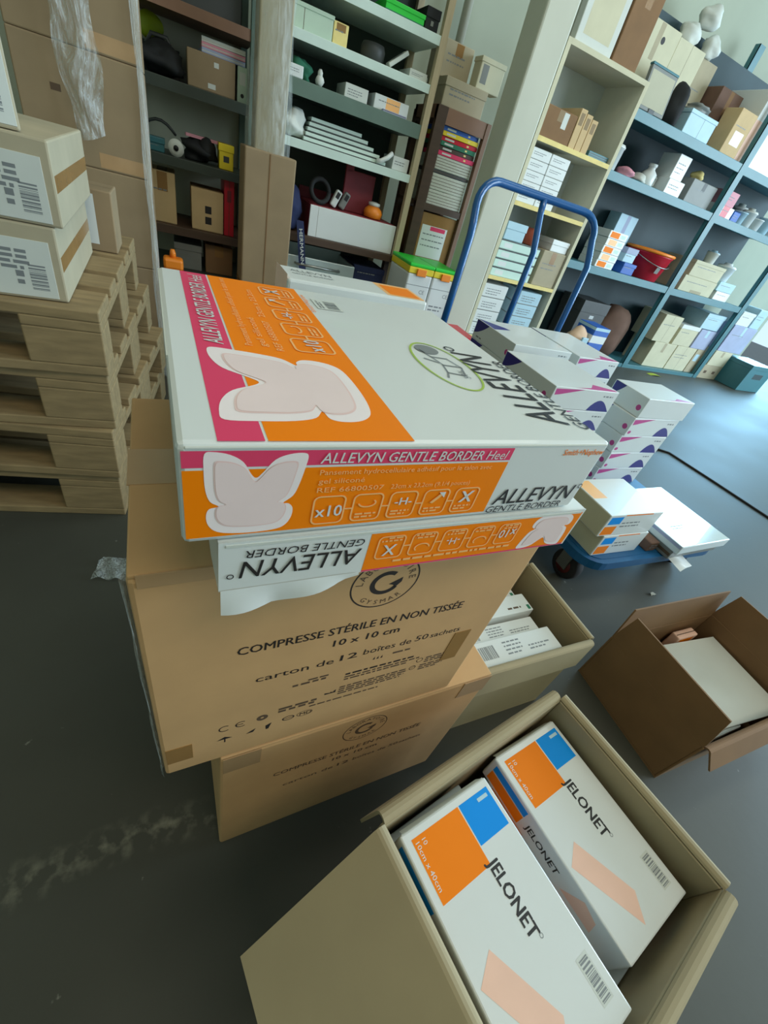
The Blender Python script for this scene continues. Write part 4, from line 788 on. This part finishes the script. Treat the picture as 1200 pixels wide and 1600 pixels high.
q = MB(); q.box(.666, 1.164, 2.79, 3.105, .725, .738, 'maroon', .003); q.build('inner_shelf', tray)
q = MB(); q.box(.86, 1.04, 2.90, 2.92, .7385, .930, 'maroon', .004); q.box(.86, .905, 2.90, 2.92, .92, .956, 'maroon', .003); tag(q.build('maroon_board'), 'maroon board standing at the back of the maroon box', 'board')
q = MB(); q.lathe([(.02, 0), (.05, .004), (.055, .03), (.048, .045), (.03, .06)], 'orange_pl', seg=20); q.lathe([(.02, .058), (.034, .062), (.034, .075), (.012, .08)], 'white', seg=20); tag(q.build('orange_tub', None, (1.04, 2.85, .7385)), 'orange tub with a white lid standing in the maroon box', 'tub')
q = MB(); q.tube([(.05 * math.cos(R(a)), .018 * math.sin(R(a)), .055 + .05 * math.sin(R(a))) for a in range(0, 361, 20)], .012, 'black', 10); tag(q.build('black_ring', None, (.71, 2.83, .7465)), 'black padded ring standing at the left of the maroon box', 'ring')
for i, (x, z, m_, lb) in enumerate(((.79, .7385, 'white', 'white handheld device beside the black ring'), (.84, .7385, 'grey', 'grey handheld device right of the white one in the maroon box'))):
    q = MB(); q.box(-.018, .018, 0, .03, 0, .085, m_, .008, Matrix.Rotation(R(24), 4, 'Y')); q.box(-.01, .01, -.001, .001, .045, .075, 'ink', 0, Matrix.Rotation(R(24), 4, 'Y')); tag(q.build('handheld_device', None, (x, 2.83, z + .008)), lb, 'device')
q = MB(); q.blob((0, 0, .10), (.070, .10, .115), 'navy_cloth', .12, 3, 17); tag(q.build('blue_jacket', None, (.555, 2.88, .5885)), 'heap of dark blue cloth at the left below the white middle shelf', 'cloth')
tt = thing('metal_tray', 'low silver metal tray under the maroon box', 'tray', (.50, 2.765, .3955))
q = MB(); q.box(0, .46, 0, .34, 0, .012, 'aluminium', .002); q.box(0, .46, 0, .012, .012, .085, 'aluminium', .003); q.box(0, .012, .012, .34, .012, .085, 'aluminium'); q.box(.448, .46, .012, .34, .012, .085, 'aluminium'); q.box(0, .46, .328, .34, .012, .10, 'aluminium'); q.build('tray_body', tt)
q = MB(); q.tube([(.10, -.004, .05), (.10, -.03, .05), (.36, -.03, .05), (.36, -.004, .05)], .007, 'steel', 8); q.build('handle', tt)
q = MB(); q.box(.482, .97, 2.722, 2.746, .380, .400, 'shelf_white', .004); tag(q.build('metal_rail'), 'bright metal rail along the shelf edge below the silver tray', 'rail')
q = MB(); q.sheet(lambda a, b: (.575 + .040 * a + .045 * b, 2.728 - .004 * math.sin(6 * b), .655 - .25 * b), 2, 12, 'navy_cloth')
F = Face(q, (.583, 2.7215, .635), (.18, 0, -1), (1, 0, .18)); F.text('HERMANN', 0.02, .006, .020, 'white_dull', 8, width=.17, bold=.01)
tag(q.build('printed_strap'), 'dark strap with white lettering hanging in front of the silver tray', 'strap')
PB('dark_bag', 'dark navy box at the lower right of the white-edged rack', 'box', .97, 1.17, 2.80, .25, .3955, .49, 'navy_cloth', feats=[('lid', .7), ('lines', 1)])
PB('white_carton', 'pale carton low behind the printed strap at the bottom of the white-edged rack', 'box', .50, .80, 2.80, .25, .1205, .30, 'white_dull', feats=[('tape',), ('lines', 2)])
# ---- bookcase
for k, (m_, z0, z1, x1, lb) in enumerate((('pages', .885, .955, 1.548, 'lower pile of pale magazines in the bookcase'), ('pages', .956, 1.030, 1.545, 'upper pile of pale magazines in the bookcase'), ('grey_dark', 1.031, 1.046, 1.552, 'black folder on the magazine piles'), ('pages', 1.047, 1.110, 1.55, 'thick book of white pages under the red cover'))):
    PB('magazine_pile' if m_ == 'pages' else 'folder', lb, 'paper', 1.318, x1, 2.765, .22, z0 + .0005, z1, m_, feats=[('seams', 5 if m_ == 'pages' else 2)])
for k, (m_, lb) in enumerate((('crimson', 'red book lowest of the coloured books in the bookcase'), ('case_brown', 'dark brown book between the red and green ones'), ('green_dark', 'green book in the bookcase'), ('red', 'bright red book under the yellow one'), ('yellow', 'yellow book under the blue one'), ('blue_box', 'upper blue book topmost in the bookcase'))):
    PB('book', lb, 'book', 1.318, 1.552 - .004 * (k % 3), 2.762 + .006 * (k % 2), .21, 1.1105 + .0205 * k, 1.1300 + .0205 * k, m_, rz=R(.8 * (k % 3 - 1)), feats=[('band', .25, .75, m_), ('patch', (.1, .3, .35, .7), 'white_dull'), ('patch', (.7, .3, .76, .7), 'yellow_edge')])
PB('cardboard_box', 'orange-brown box with a white delivery paper in the bookcase', 'box', 1.318, 1.555, 2.762, .24, .5455, .845, 'tape', feats=[('patch', (.06, .24, .80, .80), 'white'), ('patch', (.30, .72, .74, .79), 'crimson'), ('lines', 3)])
for k, (x0, x1, lb) in enumerate(((1.175, 1.332, 'white tub with a green and yellow lid, left of the pair beside the white column'), (1.338, 1.496, 'white tub with a green and yellow lid, right of the pair, touching the white column'))):
    tb = thing('lidded_tub', lb, 'tub', ((x0 + x1) / 2, 2.46, 0), 0, 'tubs with green lids')
    th_ = .565
    w2 = (x1 - x0) / 2
    q = MB(); q.box(-w2, w2, 0, .28, 0.001, th_, 'white', .008); F = Face(q, (-w2, 0, 0), (1, 0, 0), (0, 0, 1)); F.text('CE', w2 * 1.2, th_ - .10, .022, 'grey_ink', 1); F.rect(.0, th_ - .06, 2 * w2, th_ - .057, 'grey_ink', 1); F.lines(.02, th_ - .15, .12, 2, .02, .008, 'grey_ink', 1); q.build('tub_body', tb)
    q = MB(); q.box(-w2 - .001, w2 + .001, -.002, .282, th_, th_ + .034, 'yellow', .004); q.box(-w2 - .002, w2 + .002, -.004, .284, th_ + .034, th_ + .052, 'green', .005); q.box(-.03, .03, -.012, -.001, th_ - .008, th_ + .028, 'orange_pl', .003); q.build('lid', tb)
PB('grey_carton', 'wide grey carton lying on top of the bookcase', 'box', 1.27, 1.52, 2.77, .24, 1.3005, 1.41, 'kraft_grey', feats=[('lid', .7), ('lines', 2)])
PB('grey_carton', 'tall pale carton at the back on top of the bookcase', 'box', 1.262, 1.43, 2.86, .18, 1.411, 1.55, 'kraft_grey', feats=[('tape',), ('lines', 2)])
PB('grey_carton', 'pale carton with a darker strip standing right on the bookcase', 'box', 1.44, 1.588, 2.775, .08, 1.411, 1.53, 'kraft_pale', feats=[('patch', (.1, .2, .35, .8), 'grey'), ('lid', .85)])
# ---- cream unit
PB('cardboard_box', 'brown box with a pale sticker on the top level of the cream unit', 'box', 1.935, 2.165, 2.80, .20, 1.3455, 1.485, 'kraft_brown', feats=[('patch', (.58, .45, .74, .95), 'white_dull'), ('tape', 'kraft_dull')])
for k in range(3): PB('book', ('tan book standing next to the brown box in the cream unit', 'middle tan book of three in the cream unit', 'tan book furthest right of three in the cream unit')[k], 'book', 2.172 + .052 * k, 2.220 + .052 * k, 2.80, .20, 1.3455, 1.525 - .012 * k, 'tan', feats=[('patch', (.2, .6, .8, .9), 'kraft_dull')])
PB('pamphlet_stack', 'teal pamphlets lying flat at the right of the top level in the cream unit', 'paper', 2.345, 2.515, 2.80, .20, 1.3455, 1.375, 'teal', feats=[('seams', 3)])
for r_ in range(5):
    for cc in range(2):
        PB('paper_ream', 'white pack in the left column of five in the cream unit' if cc == 0 else 'white pack in the right column of five in the cream unit', 'paper', 1.93 + .155 * cc, 2.08 + .155 * cc, 2.795, .22, 1.0305 + .053 * r_, 1.0825 + .053 * r_, 'white', 'white packs, %s column of the cream unit' % ('left', 'right')[cc], feats=[('lines', 2)])
for k in range(4): PB('binder_box', ('lowest mint box file in the cream unit', 'mint box file second from the bottom in the cream unit', 'mint box file third from the bottom in the cream unit', 'topmost mint box file in the cream unit')[k], 'box file', 1.94, 2.28, 2.795, .26, .6055 + .054 * k, .6585 + .054 * k, 'mint', feats=[('band', .86, 1.0, 'grey_dark'), ('patch', (.1, .2, .3, .7), 'white')])
PB('cardboard_box', 'beige carton right of the mint box files in the cream unit', 'box', 2.31, 2.515, 2.79, .26, .6055, .825, 'kraft_grey', feats=[('tape',), ('lines', 2)])
PB('white_carton', 'white carton on top of the beige carton in the cream unit', 'box', 2.36, 2.51, 2.80, .2, .8255, .895, 'white', feats=[('lid', .6), ('lines', 1)])
q = MB(); q.lathe([(.03, 0), (.066, .006), (.070, .05), (.064, .085), (.04, .096), (.0, .098)], 'brick_red', seg=26); tag(q.build('brown_pot', None, (2.20, 2.87, .822)), 'round brown pot standing on the mint box files', 'pot')
PB('white_carton', 'pale folded pack left of the brown pot in the cream unit', 'box', 1.95, 2.11, 2.80, .2, .822, .92, 'pale_blue', feats=[('lid', .6), ('lines', 1)])
for cc, (x0, x1) in enumerate(((1.935, 2.14), (2.26, 2.46))):
    for r_ in range(4):
        PB('white_carton', '%s white carton in the %s stack at the foot of the cream unit' % (('lowest', 'second', 'third', 'topmost')[r_], ('left', 'right')[cc]), 'box', x0, x1, 2.795, .25, .2005 + .088 * r_, .2875 + .088 * r_, 'white' if cc == 0 else 'pale_blue', feats=[('lines', 3), ('band', .0, .06, 'grey')])
PB('display_board', 'white-framed board standing on top of the cream unit', 'board', 1.95, 2.22, 2.80, .05, 1.7355, 2.05, 'white_dull', feats=[('patch', (.14, .12, .86, .95), 'kraft_pale')])
PB('cardboard_box', 'brown carton on top of the cream unit right of the white-framed board', 'box', 2.235, 2.43, 2.80, .26, 1.7355, 2.10, 'kraft_brown', feats=[('tape',)])
# ---- teal rack
YR = 3.25
A, B, C_, FL = .7905, 1.3855, 1.7255, .0355
def cup(name, label, x, y, z, r_, h, m, cap=None, cat='cup'):
    q = MB(); q.lathe([(r_ * .80, 0), (r_ * .86, .004), (r_, h * .92), (r_ * 1.06, h * .93), (r_ * 1.06, h)], m, seg=22)
    if cap: q.lathe([(r_ * 1.0, h), (r_ * .95, h * 1.06), (r_ * .5, h * 1.10), (r_ * .45, h * 1.22)], cap, seg=22)
    return tag(q.build(name, None, (x, y, z)), label, cat)
PB('cardboard_box', 'pale carton lower left on the floor shelf of the teal rack', 'box', 4.60, 4.975, YR, .30, FL, .300, 'kraft_pale', feats=[('tape', 'kraft_grey')])
PB('cardboard_box', 'pale carton lower middle on the floor shelf of the teal rack', 'box', 4.99, 5.345, YR, .30, FL, .300, 'kraft_pale', feats=[('lines', 2), ('vseam', .5)])
PB('cardboard_box', 'pale carton with a blue sticker lower right on the floor shelf of the teal rack', 'box', 5.36, 5.49, YR, .30, FL, .300, 'kraft_grey', feats=[('patch', (.2, .5, .7, .8), 'pale_blue')])
PB('cardboard_box', 'tall cream carton stacked at the upper left on the floor shelf', 'box', 4.52, 4.81, YR, .30, .3005, .565, 'kraft_pale', feats=[('vseam', .5), ('lines', 1)])
PB('cardboard_box', 'cream carton with a white lid, upper row on the floor shelf', 'box', 4.86, 5.17, YR, .30, .3005, .510, 'kraft_pale', feats=[('lid', .82, 'white'), ('lines', 1)])
PB('cardboard_box', 'lilac blue carton at the right of the upper row on the floor shelf', 'box', 5.20, 5.48, YR, .30, .3005, .505, 'lilac', feats=[('tape', 'pale_blue')])
PB('white_carton', 'bright pale blue carton topmost on the floor shelf of the teal rack', 'box', 5.14, 5.46, YR, .28, .5105, .665, 'pale_blue', feats=[('lid', .75), ('lines', 1)])
q = MB(); q.blob((0, 0, .23), (.215, .14, .27), 'brown_bag', .08, 3, 21); tag(q.build('dark_sack', None, (4.04, 3.42, FL)), 'large dark sack on the floor in the left bay of the teal rack', 'sack')
PB('dark_case', 'tall dark case left of the sack on the floor of the teal rack', 'case', 3.40, 3.74, 3.28, .30, FL, .52, 'grey_dark', feats=[('lid', .8), ('vseam', .5), ('patch', (.42, .70, .58, .76), 'steel')])
PB('storage_box', 'blue box with a white stripe on the floor before the teal rack', 'box', 3.28, 3.46, 2.90, .22, .001, .390, 'blue_box', feats=[('band', .66, .82, 'white'), ('band', .93, .99, 'pale_blue'), ('band', .0, .36, 'rose')])
q = MB(); q.blob((0, 0, .17), (.105, .10, .20), 'flesh', .10, 3, 8); q.box(-.04, .03, -.11, -.09, .20, .30, 'pale_blue', .004); tag(q.build('beige_bag', None, (3.165, 2.95, .001)), 'beige rounded bag left of the blue box before the teal rack', 'bag')
for k in range(5):
    PB('medicine_box', '%s orange and white box in the stack left of the red bucket' % ('lowest', 'second', 'middle', 'fourth', 'topmost')[k], 'box', 3.27 + .004 * (k % 2), 3.485 + .004 * (k % 2), YR, .22, A + .054 * k, A + .0532 + .054 * k, 'white', feats=[('patch', (.08 + .05 * (k % 2), .12, .56, .88), 'orange_pale' if k % 2 else 'orange'), ('patch', (.64, .25, .9, .75), 'mint')])
PB('small_carton', 'bright blue carton left of the red bucket', 'box', 3.60, 3.755, YR, .20, A, .875, 'blue_box', feats=[('lid', .7), ('lines', 1)])
PB('small_carton', 'pale blue and white carton on the bright blue one', 'box', 3.565, 3.70, YR + .01, .20, .8775, .985, 'pale_blue', feats=[('lid', .6, 'lilac'), ('lines', 2)])
bt = thing('bucket', 'red plastic bucket with an orange lid on the teal rack', 'bucket', (4.005, 3.400, A))
q = MB(); q.lathe([(.158, 0), (.166, .004), (.206, .196), (.213, .200), (.213, .210)], 'red', seg=32); F = Face(q, (-.06, -.199, .07), (1, 0, 0), (0, -.2, 1)); F.rect(0, 0, .05, .05, 'grey', 1); q.build('bucket_body', bt)
q = MB(); q.lathe([(.207, .210), (.223, .211), (.225, .226), (.216, .233), (.05, .240), (.0, .241)], 'orange_pl', seg=32); q.build('lid', bt)
q = MB(); q.tube([(.216 * math.cos(R(a)), -.216 * math.sin(R(a)) , .198 - .075 * math.sin(R(a))) for a in range(0, 181, 15)], .004, 'steel', 8); q.build('handle', bt)
PB('white_carton', 'tall pale carton behind the blue cartons left of the bucket', 'box', 3.52, 3.745, 3.475, .14, A, 1.20, 'pale_blue', feats=[('tape', 'lilac'), ('lines', 2)])
PB('cardboard_box', 'beige carton lower of two filling the middle bay of the teal rack', 'box', 4.44, 4.96, YR, .32, A, .925, 'kraft_pale', feats=[('patch', (.35, .02, .7, .2), 'kraft_grey'), ('lines', 1)])
PB('cardboard_box', 'beige carton upper of two filling the middle bay of the teal rack', 'box', 4.47, 4.95, YR, .32, .9255, 1.055, 'kraft_pale', feats=[('lid', .8), ('lines', 1)])
cup('white_cup', 'white capped bottle standing on the upper beige carton', 4.84, 3.40, 1.058, .058, .095, 'white', 'pale_blue', 'bottle')
cup('white_cup', 'wide white jar right of the beige cartons on a pale box', 5.13, 3.38, .955, .085, .13, 'white', 'white', 'jar')
PB('white_carton', 'pale box under the wide white jar', 'box', 4.99, 5.26, YR, .26, .8715, .9545, 'pale_blue', feats=[('lines', 1)])
PB('white_carton', 'small white carton below the pale box on the teal rack', 'box', 5.02, 5.26, YR, .26, A, .871, 'white', feats=[('lines', 1)])
cup('white_cup', 'small white cup lying beside the wide jar', 5.30, 3.34, A, .045, .10, 'white')
# second shelf
cup('white_canister', 'tall white canister at the left end of the second teal shelf', 3.00, 3.33, B, .075, .15, 'white', 'white_dull', 'canister')
q = MB(); q.blob((0, 0, .035), (.075, .085, .04), 'rose', .15, 3, 2); tag(q.build('pink_bag', None, (3.23, 3.36, B)), 'soft pink bag next to the tall canister on the second teal shelf', 'bag')
q = MB(); q.blob((0, 0, .03), (.055, .085, .035), 'white_dull', .15, 3, 6); tag(q.build('white_bag', None, (3.38, 3.36, B)), 'soft white bag right of the pink bag', 'bag')
q = MB(); q.lathe([(.055, 0), (.06, .005), (.06, .09), (.03, .115), (.028, .13), (.034, .132), (.034, .15)], 'white', seg=24); q.tube([(.055, 0, .085), (.095, 0, .08), (.095, 0, .03), (.058, 0, .025)], .009, 'white', 8); tag(q.build('white_jug', None, (3.485, 3.36, B)), 'white jug with a narrow neck on the second teal shelf', 'jug')
PB('white_carton', 'wide white carton under the upright narrow one on the second teal shelf', 'box', 3.605, 3.80, YR, .24, B, 1.487, 'white', feats=[('lines', 2)])
PB('white_carton', 'upright narrow white carton standing on the wide white one', 'box', 3.615, 3.76, YR + .02, .18, 1.4875, 1.640, 'white', feats=[('lines', 3)])
PB('grey_carton', 'square grey carton right of the white cartons on the second teal shelf', 'box', 3.87, 4.195, YR, .30, B, 1.545, 'grey', feats=[('tape', 'grey_dark'), ('lines', 1)])
q = MB(); q.blob((0, 0, .03), (.055, .05, .036), 'yellow_edge', .12, 3, 3); tag(q.build('tan_roll', None, (4.01, 3.36, 1.5475)), 'small tan lump lying on the square grey carton', 'roll')
PB('medicine_box', 'red and white carton right of the middle upright on the second teal shelf', 'box', 4.31, 4.55, YR, .20, B, 1.470, 'white', feats=[('patch', (.34, .02, .72, .98), 'red'), ('lines', 1)])
PB('medicine_box', 'pink carton stacked on the red and white one', 'box', 4.34, 4.52, YR + .01, .18, 1.4705, 1.572, 'rose', feats=[('patch', (.1, .1, .3, .9), 'mint'), ('lines', 2)])
PB('small_carton', 'small blue carton right of the red and white one', 'box', 4.565, 4.66, YR, .16, B, 1.462, 'blue_box', feats=[('lines', 2)])
cup('grey_tub', 'grey round tub behind the small blue carton', 4.64, 3.50, B, .085, .165, 'grey', 'white', 'tub')
for i, (x, y, r_, h, m_, lb) in enumerate(((4.745, 3.32, .062, .10, 'pale_blue', 'pale blue cup right of the small blue carton'), (4.885, 3.33, .065, .125, 'white', 'white cup second from the small blue carton'), (5.03, 3.33, .065, .10, 'white', 'white cup third from the small blue carton'), (5.18, 3.33, .066, .13, 'pale_blue', 'tall pale cup fourth from the small blue carton'), (5.33, 3.33, .06, .10, 'white', 'white cup at the right end of the second teal shelf'), (4.96, 3.50, .07, .15, 'white', 'white capped tub behind the cups on the second teal shelf'))):
    cup('white_cup', lb, x, y, B, r_, h, m_, 'white_dull' if i in (1, 5) else None)
# third shelf
mo = thing('flat_screen', 'grey flat screen with a blue top edge leaning on the third teal shelf', 'screen', (3.155, 3.30, C_))
q = MB(); mt = Matrix.Rotation(R(-8), 4, 'X'); q.box(-.135, .135, 0, .03, .03, .255, 'grey', .004, mt); q.box(-.12, .12, -.001, .0, .05, .235, 'back_grey', 0, mt); q.build('screen_panel', mo)
q = MB(); q.box(-.138, .138, -.002, .032, .255, .268, 'teal', .003, mt); q.build('top_edge', mo)
q = MB(); q.box(-.08, .08, -.03, .07, 0, .012, 'grey_dark', .003); q.box(-.03, .03, .0, .02, .012, .05, 'grey_dark', .003); q.build('foot', mo)
q = MB(); q.blob((0, 0, .115), (.066, .075, .14), 'black', .10, 3, 14); tag(q.build('black_bag', None, (3.385, 3.345, C_)), 'black bag standing right of the grey screen on the third teal shelf', 'bag')
PB('storage_box', 'pale blue box right of the black bag on the third teal shelf', 'box', 3.475, 3.79, YR, .20, C_, 1.868, 'pale_blue', feats=[('vseam', .55), ('lid', .85)])
q = MB(); q.blob((0, 0, .025), (.11, .085, .026), 'grey', .25, 3, 23); tag(q.build('grey_cloth', None, (3.64, 3.36, 1.8725)), 'crumpled grey cloth lying on the pale blue box', 'cloth')
PB('cardboard_box', 'brown carton behind the pale blue box on the third teal shelf', 'box', 3.83, 4.10, 3.405, .20, C_, 2.09, 'brown_bag', feats=[('tape', 'kraft_brown')])
PB('cardboard_box', 'narrow tan carton with a white label on the third teal shelf', 'box', 3.94, 4.145, 3.23, .15, C_, 1.995, 'tan', feats=[('patch', (.25, .25, .8, .55), 'white'), ('lines', 1)])
PB('white_carton', 'very large white carton at the right on the third teal shelf', 'box', 4.17, 4.98, YR, .36, C_, 2.16, 'white', feats=[('patch', (.0, .0, .10, .6), 'peach'), ('tape', 'white_dull'), ('lines', 1)])
PB('cardboard_box', 'cream carton with a dark knot hole at the back of the third teal shelf', 'box', 2.89, 3.265, 3.46, .16, C_, 2.20, 'kraft_pale', feats=[('hole', .62, .84, .05), ('tape', 'kraft_grey')])
PB('cardboard_box', 'cream carton behind the black bag on the third teal shelf', 'box', 3.275, 3.57, 3.47, .15, C_, 2.19, 'kraft_pale', feats=[('vseam', .5)])
PB('cardboard_box', 'greyish cream carton behind the pale blue box on the third teal shelf', 'box', 3.58, 3.81, 3.53, .09, C_, 2.19, 'kraft_grey', feats=[('lines', 1)])
for i, (x, z, sx, lb) in enumerate(((3.41, 2.191, .10, 'white padded bag lying on the cream carton behind the black bag'), (3.67, 2.191, .09, 'white padded bag on the greyish cream carton'), (3.54, 2.305, .10, 'white padded bag topmost of three at the top of the teal rack'))):
    q = MB(); q.blob((0, 0, .055), (sx * .85, .055, .068), 'white_dull', .16, 3, 40 + i); tag(q.build('padded_bag', None, (x, 3.55, z)), lb, 'bag')
# cartons on the floor beyond the rack
PB('cardboard_box', 'lower beige carton with hand holes on the floor right of the teal rack', 'box', 5.62, 5.98, 3.22, .32, .001, .16, 'kraft_grey', feats=[('patch', (.15, .4, .3, .6), 'ink_soft'), ('patch', (.62, .4, .77, .6), 'ink_soft')])
PB('cardboard_box', 'upper beige carton stacked on the floor right of the teal rack', 'box', 5.64, 5.98, 3.22, .32, .1605, .33, 'kraft_pale', feats=[('tape', 'kraft_grey')])
PB('white_carton', 'large pale lilac carton on the beige cartons right of the teal rack', 'box', 5.68, 6.15, 3.24, .34, .3305, .62, 'lilac', feats=[('tape', 'pale_blue'), ('lines', 1)])
PB('white_carton', 'white carton on the large lilac one right of the teal rack', 'box', 5.70, 5.95, 3.26, .25, .6205, .76, 'white', feats=[('lid', .8), ('lines', 1)])
PB('white_carton', 'small white carton topmost right of the teal rack', 'box', 5.98, 6.16, 3.26, .25, .6205, .82, 'pale_blue', feats=[('lines', 2)])
PB('storage_crate', 'dark teal crate on the floor at the right edge of the picture', 'crate', 6.02, 6.50, 2.95, .36, .001, .30, 'teal', feats=[('lid', .85), ('patch', (.3, .5, .7, .7), 'teal_dark')])
